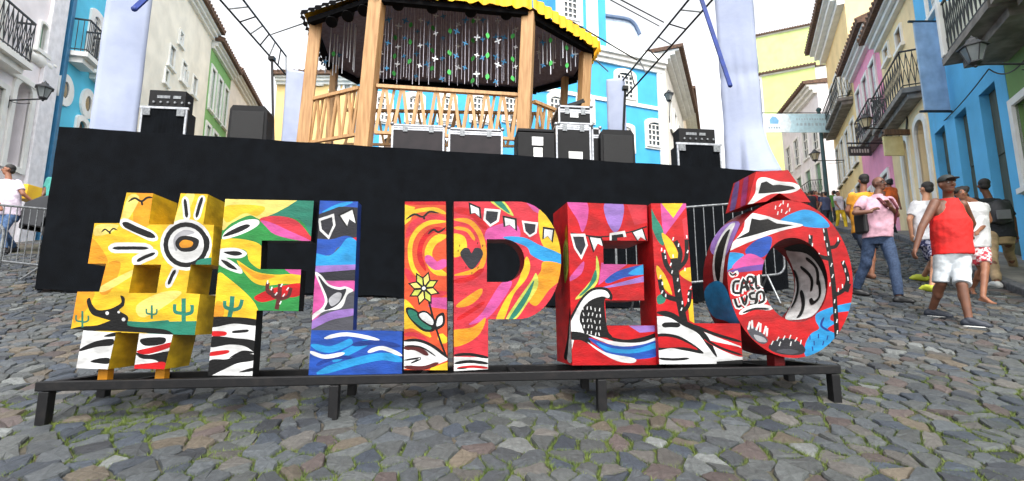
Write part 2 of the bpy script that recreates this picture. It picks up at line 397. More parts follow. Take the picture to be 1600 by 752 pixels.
# pavement with kerb stones along the facades on the right
PAVE = mat('pavement_concrete', (128, 124, 118), .9, (98, 95, 92), 3, bump=.3, dirt=.4)
yy = [5+i*1.0 for i in range(56)]; mb = MB()
for a, b in zip(yy, yy[1:]):
    mb.add([(KERB(a)+.14, a, gz(KERB(a), a)+.145), (FAC(a)+.8, a, gz(KERB(a), a)+.165), (FAC(b)+.8, b, gz(KERB(b), b)+.165), (KERB(b)+.14, b, gz(KERB(b), b)+.145)], [(0, 1, 2, 3)])
pv = tag(mb.build('pavement', PAVE), kind='structure')
KST = mat('kerb_granite', (96, 97, 100), .8, (66, 66, 70), 14, bump=.3)
for a, b in zip(yy[:34], yy[1:]):
    mb = MB(); u = Vector((KERB(b)-KERB(a), b-a, gz(KERB(b), b)-gz(KERB(a), a))); p = Vector((KERB(a), a, gz(KERB(a), a)-.1))
    mb.box(p+u*.008, u*.984, (.15, -.06, 0), (0, 0, .25+random.uniform(-.006, .006))); bevel(mb.build('kerb_stone', KST, pv), .018)
# ------------------------------------------------------------------ buildings
def arch_poly(s0, z0, s1, z1, rise, n=8):
    if rise <= 0: return rect(s0, z0, s1, z1)
    c = (s0+s1)/2; r = (s1-s0)/2
    return [(s0, z0), (s1, z0)]+[(c+r*math.cos(math.pi*i/n), z1-rise+rise*math.sin(math.pi*i/n)) for i in range(n+1)]
def grow(s0, z0, s1, z1, g): return (s0-g, z0-g, s1+g, z1+g)
GREENSH = mat('green_shutter', (126, 166, 140), .6, (104, 140, 120), 5)
GREYSH = mat('grey_panel_door', (128, 132, 138), .6, (104, 108, 114), 5, stretch=(1, 1, .3))
WOODDR = mat('olive_wood_door', (84, 88, 70), .6, (64, 66, 54), 6, stretch=(3, 3, .4))
WHSH = mat('white_shutter', (214, 216, 214), .6, (186, 190, 190), 5)
BROWNDR = mat('brown_door', (110, 84, 64), .6, (78, 60, 48), 6, stretch=(3, 3, .4))
KIND = {'glass': GLASS, 'green': GREENSH, 'grey': GREYSH, 'wood': WOODDR, 'white': WHSH, 'brown': BROWNDR, 'dark': DARK}
def W(pl, xl, yt, xr, yb, kind='glass', frame=.1, arch=0, grid=(2, 3), recess=.06, sill=True, oval=False):
    s0, z1 = pl.hit(xl, yt); s1 = pl.hit(xr, yt)[0]; z0 = pl.hit(xl, yb)[1]
    return dict(r=(s0, z0, s1, z1), kind=kind, frame=frame, arch=arch*(s1-s0), grid=grid, recess=recess, sill=sill, oval=oval)
def WM(s, z, w_, h, kind='glass', frame=.1, arch=0, grid=(2, 3), recess=.06, sill=True):
    return dict(r=(s, z, s+w_, z+h), kind=kind, frame=frame, arch=arch*w_, grid=grid, recess=recess, sill=sill, oval=False)
def opening_poly(o, g=0):
    s0, z0, s1, z1 = grow(*o['r'], g)
    if o['oval']: return disc((s0+s1)/2, (z0+z1)/2, (s1-s0)/2, (z1-z0)/2, 20)
    return arch_poly(s0, z0, s1, z1, o['arch']*(1+.6*g if o['arch'] else 0))
def fit_openings(pl, b, d0=0):
    """window or door with frame, pane, bars and sill in each opening"""
    root, ops, trim = b
    for o in ops:
        s0, z0, s1, z1 = o['r']; name = 'door' if o['kind'] in ('wood', 'brown', 'grey') and not o['sill'] else 'window'
        mb = MB(); R = o['recess'] if not o['oval'] else -.03
        prism(mb, pl, opening_poly(o, -.003), (), .05, d0=d0+R, back=False)
        w_ = mb.build(name, KIND[o['kind']], root)
        if o['frame']:
            mb = MB(); prism(mb, pl, opening_poly(o, o['frame']), (opening_poly(o),), .1, d0=d0-.06, back=False); mb.build('frame', trim, w_)
        if o['kind'] == 'glass':
            mb = MB(); nx_, nz = o['grid']; mb_d = d0+R-.035
            for i in range(nx_+1): s = s0+(s1-s0)*i/nx_; mb.bar(pl.p(s, z0, mb_d), pl.p(s, z1-o['arch']*.5, mb_d), .06, .04, up=pl.n)
            for i in range(nz+1): z = z0+(z1-z0-o['arch']*.5)*i/nz; mb.bar(pl.p(s0, z, mb_d), pl.p(s1, z, mb_d), .06, .04, up=pl.n)
            if not o['oval']: mb.build('glazing_bars', trim, w_)
        elif o['kind'] != 'dark':
            mb = MB(); c = (s0+s1)/2; d = d0+R-.02
            for a, e in ((s0+.05, c-.015), (c+.015, s1-.05)):
                for k in range(3):
                    za = z0+(z1-z0-o['arch'])*(k/3)+.06; zb = z0+(z1-z0-o['arch'])*((k+1)/3)-.04
                    if e-a > .1: mb.box(pl.p(a, za, d), pl.u*(e-a), (0, 0, zb-za), pl.n*.03)
            if mb.f: mb.build('leaf_panels', KIND[o['kind']], w_)
        if o['sill'] and not o['oval']:
            mb = MB(); mb.box(pl.p(s0-.16, z0-.12, d0-.12), pl.u*(s1-s0+.32), (0, 0, .1), pl.n*.2); mb.build('sill', trim, w_)
def eave(pl, root, s0, s1, z1, trim, proj=.45, h=.4, depth=6, tile=True, rise=1.6):
    mb = MB()
    for k, (pr, a, b) in enumerate(((proj*.35, -h, -h*.62), (proj*.65, -h*.62, -h*.25), (proj*.9, -h*.25, 0))):
        mb.box(pl.p(s0, z1+a, -pr), pl.u*(s1-s0), (0, 0, b-a-.003), pl.n*(pr+.004*k+.01))
    mb.build('cornice', trim, root)
    if tile:
        mb = MB(); q = proj+.12
        mb.add([pl.p(s0-.1, z1+.005, -q), pl.p(s1+.1, z1+.005, -q), pl.p(s1+.1, z1+.17, -q), pl.p(s0-.1, z1+.17, -q), pl.p(s0-.1, z1+rise, depth*.5), pl.p(s1+.1, z1+rise, depth*.5), pl.p(s0-.1, z1+.005, depth+.2), pl.p(s1+.1, z1+.005, depth+.2)],
               [(0, 1, 2, 3), (3, 2, 5, 4), (4, 5, 7, 6), (0, 6, 7, 1), (0, 3, 4, 6), (1, 7, 5, 2)])
        rf = mb.build('roof', TILE, root); mb = MB(); n = max(2, int((s1-s0)/.28))
        for i in range(n+1):
            s = s0+(s1-s0)*i/n; mb.tube(pl.p(s, z1+.16, -q-.03), pl.p(s, z1+.16+(rise-.17)*.5, (depth*.5-q)*.5), .085, .085, 6)
        o = mb.build('roof_tiles', TILE, rf); o['kind'] = 'stuff'
def building(name, label, A, B, z0, z1, depth, col, ops=(), group=None, trim=None, eaves=True, dirt=.35, cat='building', **ek):
    pl = A if isinstance(A, Plane) else Plane(A, B); S = (0, pl.L); trim = trim or WHITE
    root = thing(name, pl.p(pl.L/2, z0), label, cat, group)
    ops = list(ops(pl)) if callable(ops) else list(ops)
    ops = [o for o in ops if o['r'][2]-o['r'][0] > .08 and o['r'][3]-o['r'][1] > .1 and o['r'][0] > .02 and o['r'][2] < pl.L-.02]
    for o in ops:
        r = list(o['r']); r[1] = max(r[1], z0+.1); r[3] = min(r[3], z1-.1); o['r'] = tuple(r)
    mb = MB(); prism(mb, pl, rect(0, z0, pl.L, z1), [opening_poly(o) for o in ops], .45, back=False)
    mb.box(pl.p(.003, z0, .452), pl.u*(pl.L-.006), (0, 0, z1-z0-.003), pl.n*depth)
    mb.build('wall', wall(col, dirt), root); fit_openings(pl, (root, ops, trim))
    if eaves: eave(pl, root, 0, pl.L, z1, trim, depth=depth, **ek)
    return root, pl
def strip(root, pl, s0, z0, s1, z1, m, d=.06, name='pilaster', off=0):
    mb = MB(); mb.box(pl.p(s0, z0, -d-off), pl.u*(s1-s0), (0, 0, z1-z0), pl.n*(d+.002)); return bevel(mb.build(name, m, root), .015)
def lattice(mb, P0, P1, h, n, r=.011, cross=True):
    P0, P1 = Vector(P0), Vector(P1); up = Vector((0, 0, h))
    mb.bar(P0+up, P1+up, .04); mb.bar(P0+up*.08, P1+up*.08, .025)
    for i in range(n+1):
        p = P0.lerp(P1, i/n); mb.tube(p, p+up, r, n=5)
        if cross and i < n: q = P0.lerp(P1, (i+1)/n); mb.tube(p+up*.1, q+up*.95, r*.8, n=4); mb.tube(q+up*.1, p+up*.95, r*.8, n=4)
def balcony(root, pl, s0, s1, z, proj, h=1.05, slab=None, n=None, cross=True):
    mb = MB(); mb.box(pl.p(s0, z, -proj), pl.u*(s1-s0), (0, 0, .14), pl.n*(proj+.01)); mb.box(pl.p(s0+.1, z-.16, -proj*.7), pl.u*(s1-s0-.2), (0, 0, .157), pl.n*(proj*.7+.01))
    b = mb.build('balcony', slab or WHITE, root); mb = MB(); d = proj-.06; n = n or int((s1-s0)/.16)
    lattice(mb, pl.p(s0+.05, z+.14, -d), pl.p(s1-.05, z+.14, -d), h, n, cross=cross)
    for s in (s0+.05, s1-.05): lattice(mb, pl.p(s, z+.14, -d), pl.p(s, z+.14, 0), h, max(2, int(proj/.16)), cross=cross)
    mb.build('railing', IRON, b); return b
GR = 'painted houses climbing the street on the right'; GL = 'painted houses on the left of the square'
def fp(y): return (FAC(y), y)
def groundz(y): return gz(FAC(y), y)-.6
FPL = Plane(fp(60), fp(4))
# right side of the street, from near to far
gb, gpl = building('green_house', 'green plaster house beside the sky blue house, black balcony above', fp(9.34), fp(4.5), groundz(5), 13, 7, (122, 160, 96),
    lambda p: [W(p, 1586, 165, 1622, 300, 'white', .14, 0, recess=.12)], GR)
bb, bpl = building('blue_house', 'sky blue plaster house with three deep doorways', fp(13.3), fp(9.36), groundz(9.4), 12.6, 7, (100, 192, 244),
    lambda p: [W(p, 1529, 150, 1557, 470, 'wood', 0, 0, recess=.17, sill=False), W(p, 1491, 184, 1511, 450, 'wood', 0, 0, recess=.17, sill=False), W(p, 1460, 210, 1477.5, 420, 'wood', 0, 0, recess=.17, sill=False),
               W(p, 1490, 0, 1506, 70, 'white', .1, 0), W(p, 1447, -20, 1462, 40, 'white', .1), ], GR)
op = Plane(*[(q[0]-.9, q[1]) for q in (fp(14.6), fp(4.5))])
SLAB = mat('grey_weathered_slab', (150, 146, 140), .9, (112, 108, 104), 4, bump=.3)
balcony(gb, gpl, .06, 2.2, 6.1, .95, 1.1, SLAB, n=12); balcony(gb, gpl, 2.3, 5.0, 6.1, .95, 1.1, SLAB, n=14)
for s in (.1, 2.25): strip(gb, gpl, s, 6.25, s+.14, 7.4, WHITE, .97, 'balcony_pier')
yb_ = 11.8; zb_b = at(1465, 172, yb_).z; zh_b = at(1465, 35, yb_).z-zb_b
hb = thing('hanging_banner', (FAC(yb_)-.4, yb_, zb_b), 'tall faded pale blue panel hanging off the sky blue house', 'banner')
mb = MB(); mb.box((FAC(yb_)-.66, yb_, zb_b), (.62, 0, 0), (0, .04, 0), (0, 0, zh_b)); mb.build('panel', mat('faded_banner', (172, 196, 220), .7, (140, 160, 184), 2.5), hb)
for zz in (zb_b+zh_b+.03, zb_b-.03): mb = MB(); mb.bar((FAC(yb_)-.78, yb_+.02, zz), (FAC(yb_)+.05, yb_+.02, zz), .045); mb.build('bracket', IRON, hb)
pb, ppl = building('peach_house', 'pale peach house with long iron balcony beside the sky blue house', fp(16.8), fp(13.32), groundz(13.4), FPL.hit(1385, 38)[1], 8, (252, 226, 178),
    lambda p: [W(p, 1421, 24, 1431, 62, 'white', .1), W(p, 1401, 54, 1410, 86, 'brown', .08), W(p, 1382, 80, 1390, 104, 'white', .08), W(p, 1430, 196, 1446, 420, 'grey', .16, .35, recess=.3, sill=False), W(p, 1409, 225, 1419, 400, 'white', .14, .35, recess=.25, sill=False)], GR)
balcony(pb, ppl, .05, ppl.L-.05, 7.35, .5, 1.1, SLAB, n=14)
kb, kpl = building('pink_house', 'bright pink house with white doors and grey eaves', fp(20.8), fp(16.82), groundz(17), FPL.hit(1345, 85)[1], 8, (250, 164, 196),
    lambda p: [WM(.35+1.3*i, 8.3, .75, 2.2, 'white', .12) for i in range(3)]+[WM(.35+1.3*i, 3.6, .8, 2.6, 'white', .14, 0, sill=False) for i in range(3)], GR)
balcony(kb, kpl, 1.6, kpl.L-.1, 7.6, .5, 1.05, SLAB, n=10)
yb, ypl = building('yellow_house', 'tall ochre yellow house with brown shopfronts and cream upper storey', fp(26.2), fp(20.82), groundz(21), FPL.hit(1295, 58)[1], 8, (252, 222, 164),
    lambda p: [WM(.5+1.35*i, z, .75, 1.9, 'white', .12) for i in range(4) for z in (7.9, 11.2)]+[WM(.6+1.9*i, 4.6, 1.2, 2.3, 'brown', .1, 0, sill=False) for i in range(3)], GR, proj=.8, h=.7)
balcony(yb, ypl, .4, ypl.L-.3, 10.6, .6, 1.05, SLAB, n=16)
# far end of the street: houses on the bend
def P2(a, b): return pplan(*a), pplan(*b)
wb, wpl = building('grey_white_house', 'pale grey house with lilac ground floor and dark balcony down the street', *P2((1236, 38), (1300, 31)), 5, FPL.hit(1286, 106)[1]+1, 9, (244, 240, 246),
    lambda p: [WM(.7+1.7*i, z, .8, 1.9, k, .1) for i in range(4) for z, k in ((6.2, 'white'), (9.2, 'green'), (12, 'glass'))], 'far houses at the top of the street', proj=.7, h=.6, rise=.5)
balcony(wb, wpl, .4, wpl.L-.4, 8.7, .8, 1.05, n=18)
wb2, wpl2 = building('white_house', 'white house with rows of small windows under a lime gable', *P2((1189, 58), (1208, 47)), 6, 24.8, 6, (236, 238, 234),
    lambda p: [WM(.8+2.0*i, z, .7, 1.5, 'glass', .08) for i in range(6) for z in (10, 13, 16, 19, 22)], 'far houses at the top of the street', rise=.3)
lb, lpl = building('lime_house', 'pale lime green house with a blank gable wall, the lower one', *P2((1208.4, 47), (1300, 45)), 6, 24.8, 8, (204, 222, 140), (), 'far houses at the top of the street', dirt=.2, proj=.15, h=.15, rise=.2)
lb2, lpl2 = building('lime_tower_house', 'tallest pale lime green blank wall rising behind the other far houses', *P2((1200, 60), (1352, 56)), 6, 36.5, 9, (208, 226, 148), lambda p: [W(p, 1293, 16, 1296.5, 23, 'dark', 0, sill=False), W(p, 1299, 16, 1302.5, 23, 'dark', 0, sill=False)], 'far houses at the top of the street', dirt=.2, proj=.15, h=.15, rise=.2)
# left side of the square
LF = lambda y: -12.8-.26*(y-14)
lp = lambda y: (LF(y), y)
whb, whpl = building('white_colonial_house', 'white and pale pink colonial house with tall arched grey door', lp(10.0), lp(13.35), 1.6, 12.5, 8, (250, 244, 247),
    lambda p: [W(p, 27, 122, 52, 262, 'grey', .14, .5, recess=.3, sill=False), W(p, 63, 34, 74, 80, 'green', .06, .3), W(p, -14, 128, 7, 260, 'green', .14, 0, recess=.2, sill=False), W(p, -12, -30, 8, 85, 'glass', .12, sill=False)], GL, eaves=False, dirt=.08)
s0 = whpl.hit(22, 75)[0]; z_ = whpl.hit(10, 96)[1]
balcony(whb, whpl, .02, s0, z_-.1, .45, 1.05, n=10)
sA, zA = whpl.hit(0, 98); strip(whb, whpl, 0, zA-.12, whpl.L-.6, zA+.03, WHITE, .08, 'string_course')
sA, zA = whpl.hit(78, 120)
strip(whb, whpl, whpl.L-.75, 1.8, whpl.L-.12, 12.3, mat('white_pilaster', (238, 236, 240), .8), .1, 'pilaster')
strip(whb, whpl, whpl.hit(60, 200)[0]-.25, 1.8, whpl.hit(60, 200)[0]+.12, whpl.hit(60, 118)[1], WHITE, .07, 'pilaster')
mb = MB(); cx_, cz_ = whpl.hit(60, 97)       # moulded crest over the door
for a, r in ((0, .3), (1, .22), (2, .22), (3, .14), (4, .14)):
    dx = (0, -.3, .3, -.5, .5)[a]; mb.ball(whpl.p(cx_+dx, cz_+.05*abs(a-1), -.02), r, .1, r*.6, axes=(whpl.u, whpl.n, Vector((0, 0, 1))))
mb.build('crest', WHITE, whb, smooth=True)
blb, blpl = building('turquoise_house', 'turquoise blue house with oval windows and white balconies', lp(13.37), lp(17.0), 1.8, 13.5, 8, (96, 204, 236),
    lambda p: [W(p, 96, 124, 108, 152, 'glass', .22, oval=True, grid=(1, 1)), W(p, 132, 147, 142, 173, 'glass', .22, oval=True, grid=(1, 1)), W(p, 83, 172, 102, 300, 'wood', .2, .5, recess=.3, sill=False),
               W(p, 113, -24, 129, 52, 'glass', .2, 0, (2, 5), sill=False), W(p, 146, 22, 157, 86, 'glass', .2, .4, (2, 5), sill=False), W(p, 122, 186, 134, 300, 'brown', .16, .4, sill=False)], GL, eaves=False)
for xa, ya, xb in ((106, 72, 134), (139, 100, 158)):
    sA, zA = blpl.hit(xa, ya); sB = blpl.hit(xb, ya)[0]; balcony(blb, blpl, sA, sB, zA-.25, .5, 1.0, n=9, cross=False)
strip(blb, blpl, .03, 1.9, .18, 13.4, mat('blue_downpipe', (40, 110, 150), .5), .1, 'downpipe')
mb = MB(); q = blpl.p(*blpl.hit(160, 42), -.5); mb.bar(q, q+Vector((.5, -.2, .35)), .03); mb.add([q+Vector((.1, -.05, .1)), q+Vector((.45, -.18, .3)), q+Vector((.4, -.16, -.75)), q+Vector((.08, -.04, -.5))], [(0, 1, 2, 3), (3, 2, 1, 0)])
mb.build('flag', mat('blue_flag', (26, 96, 190), .7), blb)
c1, c1p = building('cream_house', 'cream house with small green shuttered windows beside the wrapped left tower', lp(17.02), lp(24.6), 2.5, 15.8, 8, (250, 242, 226),
    lambda p: [W(p, 258, 108, 263, 130, 'green', .08), W(p, 288, 108, 293, 128, 'green', .08), W(p, 281, 48, 286, 70, 'glass', .08)]+[WM(3+1.4*i, z, .5, .9, 'white', .05) for i in range(3) for z in (9.2, 11.6)], GL, dirt=.15)
g1, g1p = building('leaf_green_house', 'narrow leaf green house with white window surrounds', lp(24.62), lp(28.2), 2.5, 15.4, 8, (136, 188, 116),
    lambda p: [WM(.35+1.2*i, z, .6, 2.2, 'white', .16) for i in range(3) for z in (5.4, 8.8, 11.9)], GL, dirt=.15)
c2, c2p = building('cream_corner_house', 'pale cream house at the end of the left row', lp(28.22), lp(33.5), 3, 15.6, 8, (250, 242, 230),
    lambda p: [WM(.6+1.15*i, z, .5, 1.4, 'white', .08) for i in range(4) for z in (6.5, 9, 11.7)], GL, dirt=.15)
yh, yhp = building('yellow_corner_house', 'small yellow house seen between the bandstand and the wrapped rear tower', *P2((414, 27), (560, 27)), 3, 1+400/800*27, 6, (240, 205, 140),
    lambda p: [W(p, 424, 140, 432, 170, 'glass', .12), W(p, 494, 108, 503, 132, 'white', .12), W(p, 520, 118, 530, 140, 'white', .12), W(p, 540, 118, 548, 140, 'white', .12)], None, dirt=.1)
# the blue church behind the bandstand
CB = (70, 170, 224)
ch, cp = building('blue_church', 'sky blue church front with white arched windows and bell tower', *P2((560, 20.2), (1050, 25.6)), 3, 1+456/800*24.2-.3, 9, CB,
    lambda p: [W(p, 1013, 100, 1038, 146, 'glass', .22, .3, (5, 6)), W(p, 964, 112, 988, 150, 'glass', .22, .3, (4, 5)), W(p, 1012, 190, 1036, 226, 'glass', .22, .25, (4, 4)), W(p, 972, 198, 986, 232, 'glass', .2, .25, (3, 4))]
    +[W(p, x, 150, x+18, 186, 'glass', .2, .3, (3, 4)) for x in (590, 640, 690, 740, 790, 860, 905)]+[W(p, x, 215, x+18, 260, 'brown', .2, .3, sill=False) for x in (600, 680, 750, 860)], cat='church', eaves=False)
ztop = 1+456/800*24.2-.3
_, zb_ = cp.hit(1010, 168)
strip(ch, cp, 0, zb_-.08, cp.L, zb_+.12, WHITE, .07, 'string_course')
_, zc_ = cp.hit(970, 76); strip(ch, cp, 0, zc_-.1, cp.L, zc_+.12, WHITE, .07, 'string_course')
for k, (pr, a, b) in enumerate(((.12, -.5, -.25), (.25, -.25, -.05), (.38, -.05, .2))): strip(ch, cp, 0, ztop+a, cp.L, ztop+b-.003, WHITE, pr, 'cornice')
strip(ch, cp, cp.L-.5, 3.1, cp.L-.02, ztop-.52, WHITE, .1, 'corner_pilaster')
tpl = Plane(cp.p(cp.hit(866, 60)[0], 0)[:2], cp.p(cp.hit(944, 60)[0], 0)[:2]); mb = MB()
twin = W(tpl, 878, -8, 898, 30, 'glass', .3, .4, (3, 4)); prism(mb, tpl, rect(0, ztop+.22, tpl.L, ztop+7), (opening_poly(twin),), .4, d0=-.2, back=False); mb.box(tpl.p(.003, ztop+.22, .21), tpl.u*(tpl.L-.006), (0, 0, 6.7), tpl.n*3)
tw = mb.build('bell_tower', wall(CB), ch); fit_openings(tpl, (ch, [twin], WHITE), -.2)
for a, b in ((0, .3), (tpl.L-1.15, tpl.L-.5)): strip(ch, tpl, a, ztop+.25, b, ztop+6.9, WHITE, .1, 'tower_pilaster', off=.2)
gpx = [(946, 56), (948, 20), (962, 22), (985, 26), (996, 34), (1004, 50), (1006, 66)]
gp_ = [cp.hit(*q) for q in gpx]; base = [(gp_[-1][0], ztop+.2), (gp_[0][0], ztop+.2)]
mb = MB(); prism(mb, cp, gp_[1:-1]+base, (), .5, d0=.3); mb.build('gable_scroll', mat('pale_blue_render', (196, 212, 232), .8), ch)
mb = MB(); mb.path([cp.p(s, z, .25) for s, z in catmull(gp_[1:-1], 4, False)], .1, 6); mb.build('scroll_moulding', mat('blue_grey_moulding', (110, 130, 160), .8), ch)
sb1, _ = building('white_side_house', 'white house receding behind the blue church corner with wide brown eaves', *P2((1052, 27), (1078, 36)), 3, 1+441/800*27.5, 5, (232, 226, 216), lambda p: [WM(1.2+2.4*i, z, 1.0, 2.0, 'white', .12) for i in range(3) for z in (8, 12)], 'side street houses by the church', proj=.9, h=.5, rise=.25)
sb2, _ = building('beige_side_house', 'narrow beige house further down the side street by the church', *P2((1077, 37), (1086, 46)), 3, 1+378/800*37, 5, (214, 196, 172), (), 'side street houses by the church', proj=.9, h=.5, rise=.25)
sb3, _ = building('brown_side_house', 'farthest small tan house in the side street by the church', *P2((1085, 47), (1091, 56)), 3, 1+345/800*47, 4, (190, 164, 140), (), 'side street houses by the church', proj=.7, h=.5, rise=.25)
# ------------------------------------------------------------------ stage
BLK = mat('black_drape', (11, 13, 16), .95, (15, 18, 22), 5, bump=.6, bscale=160, spec=.08)
def sub(pl, d):
    q = Plane((0, 0), (1, 0)); q.o = pl.o+pl.n*d; q.u = pl.u; q.n = pl.n; q.L = pl.L; return q
TL = SF.hit(97, 200); TR = SF.hit(1215, 270); BL_ = SF.hit(57, 455); S1 = TR[0]
def deck(s): return TL[1]+(TR[1]-TL[1])*(s-TL[0])/(TR[0]-TL[0])
stage = thing('stage', SF.p(S1/2, gz(*SF.p(S1/2, 0)[:2])), 'long high stage with its front covered in plain black fabric', 'stage')
NS, NZ = 160, 26; mb = MB(); vs = []
for j in range(NZ+1):
    for i in range(NS+1):
        t = i/NS; k = j/NZ; s = .02+(S1-.02)*t; p = SF.p(s, 0); zb = gz(p.x, p.y)+.03+.012*math.sin(s*7)+.01*noise.noise((s*3, 0, 0)); zt = deck(s)+.004*math.sin(s*5)
        z = zb+(zt-zb)*k
        d = -.05+.03*noise.noise((s*1.1+z*.8, z*.5, 0))+.014*noise.noise((s*4.5-z*2, z*1.2, 3))+.01*abs(noise.noise((s*2+z*5, z*2, 5)))-.035*(1-k)**3*abs(noise.noise((s*2.2, 0, 7)))
        vs.append(SF.p(s, z, d))
mb.add(vs, [(j*(NS+1)+i, j*(NS+1)+i+1, (j+1)*(NS+1)+i+1, (j+1)*(NS+1)+i) for j in range(NZ) for i in range(NS)])
mb.build('front_drape', BLK, stage, smooth=True)
mb = MB(); vs = []
for j in range(9):
    for i in range(21): y_ = i/20*8; z0_ = .8; vs.append(SF.p(.0+.01*noise.noise((y_*2, j, 0)), z0_+(deck(0)-z0_)*j/8, .0+y_))
mb.add(vs, [(j*21+i+1, j*21+i, (j+1)*21+i, (j+1)*21+i+1) for j in range(8) for i in range(20)]); mb.build('side_drape', BLK, stage, smooth=True)
mb = MB(); a, b = SF.p(.03, deck(.03)-.01, .02), SF.p(S1, deck(S1)-.01, .02); dv = SF.n*9
mb.add([a, b, b+dv, a+dv, a-Vector((0, 0, .12)), b-Vector((0, 0, .12)), b+dv-Vector((0, 0, .12)), a+dv-Vector((0, 0, .12))], [(0, 1, 2, 3), (4, 7, 6, 5), (0, 4, 5, 1), (1, 5, 6, 2), (2, 6, 7, 3), (3, 7, 4, 0)])
mb.build('deck', mat('stage_plywood', (60, 52, 46), .8, (44, 40, 38), 4), stage)
for i in range(6):
    for d in (.8, 4.5, 8.4):
        mb = MB(); s = .4+(S1-.8)*i/5; p = SF.p(s, 0, d); mb.tube((p.x, p.y, gz(p.x, p.y)-.1), (p.x, p.y, deck(s)-.14), .03); mb.build('leg', GALV, stage)
# ---- flight cases and boxes on the stage
CASE = mat('black_case_laminate', (9, 9, 11), .6, (15, 15, 17), 5, bump=.05, spec=.25)
CASEB = mat('brown_case_laminate', (40, 34, 37), .6, (30, 27, 30), 5, spec=.25)
ALU = mat('aluminium_edge', (176, 178, 182), .4, (140, 142, 146), 20, metal=.7)
STICK = mat('white_sticker', (226, 226, 224), .6)
def onstage(x0, x1, yt, off, d, yb=None):
    pl = sub(SF, off); s0 = pl.hit(x0, yt+20)[0]; s1 = pl.hit(x1, yt+20)[0]; zt = pl.hit((x0+x1)/2, yt)[1]
    return pl, s0, s1, (deck((s0+s1)/2) if yb is None else pl.hit((x0+x1)/2, yb)[1]), zt, d
def case(label, geo, m, edge=True, lid=.3, stickers=(), name='flight_case', cat='flight case', wheels=False, latches=True):
    pl, s0, s1, z0, z1, d = geo; r = thing(name, pl.p((s0+s1)/2, z0), label, cat, 'equipment cases standing on the stage')
    if wheels:
        for s in (s0+.08, s1-.08):
            mb = MB(); mb.tube(pl.p(s-.02, z0+.045, .1), pl.p(s+.02, z0+.045, .1), .045, n=12); mb.build('wheel', IRON, r)
        z0 += .09
    mb = MB(); zl = z0+(z1-z0)*(1-lid); mb.box(pl.p(s0, z0, 0), pl.u*(s1-s0), (0, 0, zl-z0-.006), pl.n*d); bevel(mb.build('body', m, r), .012)
    mb = MB(); mb.box(pl.p(s0, zl+.006, 0), pl.u*(s1-s0), (0, 0, z1-zl-.006), pl.n*d); bevel(mb.build('lid', m, r), .012)
    if edge:
        mb = MB(); e = .03
        for z in (z0, zl-.03, zl+.006, z1-.028): mb.box(pl.p(s0-.004, z, -.006), pl.u*(s1-s0+.008), (0, 0, .028), pl.n*.02)
        for s in (s0-.005, s1-.025): mb.box(pl.p(s, z0-.003, -.008), pl.u*.03, (0, 0, z1-z0+.006), pl.n*.03)
        if s0 < 5.6: mb.box(pl.p(s1-.018, z0, .03), pl.u*.022, (0, 0, .03), pl.n*(d-.03)); mb.box(pl.p(s1-.018, z1-.03, .03), pl.u*.022, (0, 0, .03), pl.n*(d-.03))
        for z in (z1-.03, z0): mb.box(pl.p(s0-.006, z, .02), pl.u*.03, (0, 0, .033), pl.n*(d-.02))
        mb.build('edging', ALU, r)
        for s in (s0, s1):
            for z in (z0, z1): mb = MB(); mb.ball(pl.p(s, z, 0), .035, n=8, k=6); mb.build('ball_corner', ALU, r, smooth=True)
    if latches:
        for t in (.25, .75):
            s = s0+(s1-s0)*t; mb = MB(); mb.box(pl.p(s-.04, zl-.06, -.016), pl.u*.08, (0, 0, .12), pl.n*.015); mb.build('latch', GALV, r)
    for (a, b, c_, e) in stickers:
        mb = MB(); mb.box(pl.p(s0+(s1-s0)*a, z0+(z1-z0)*b, -.012), pl.u*((s1-s0)*(c_-a)), (0, 0, (z1-z0)*(e-b)), pl.n*.008); mb.build('sticker', STICK, r)
    return r
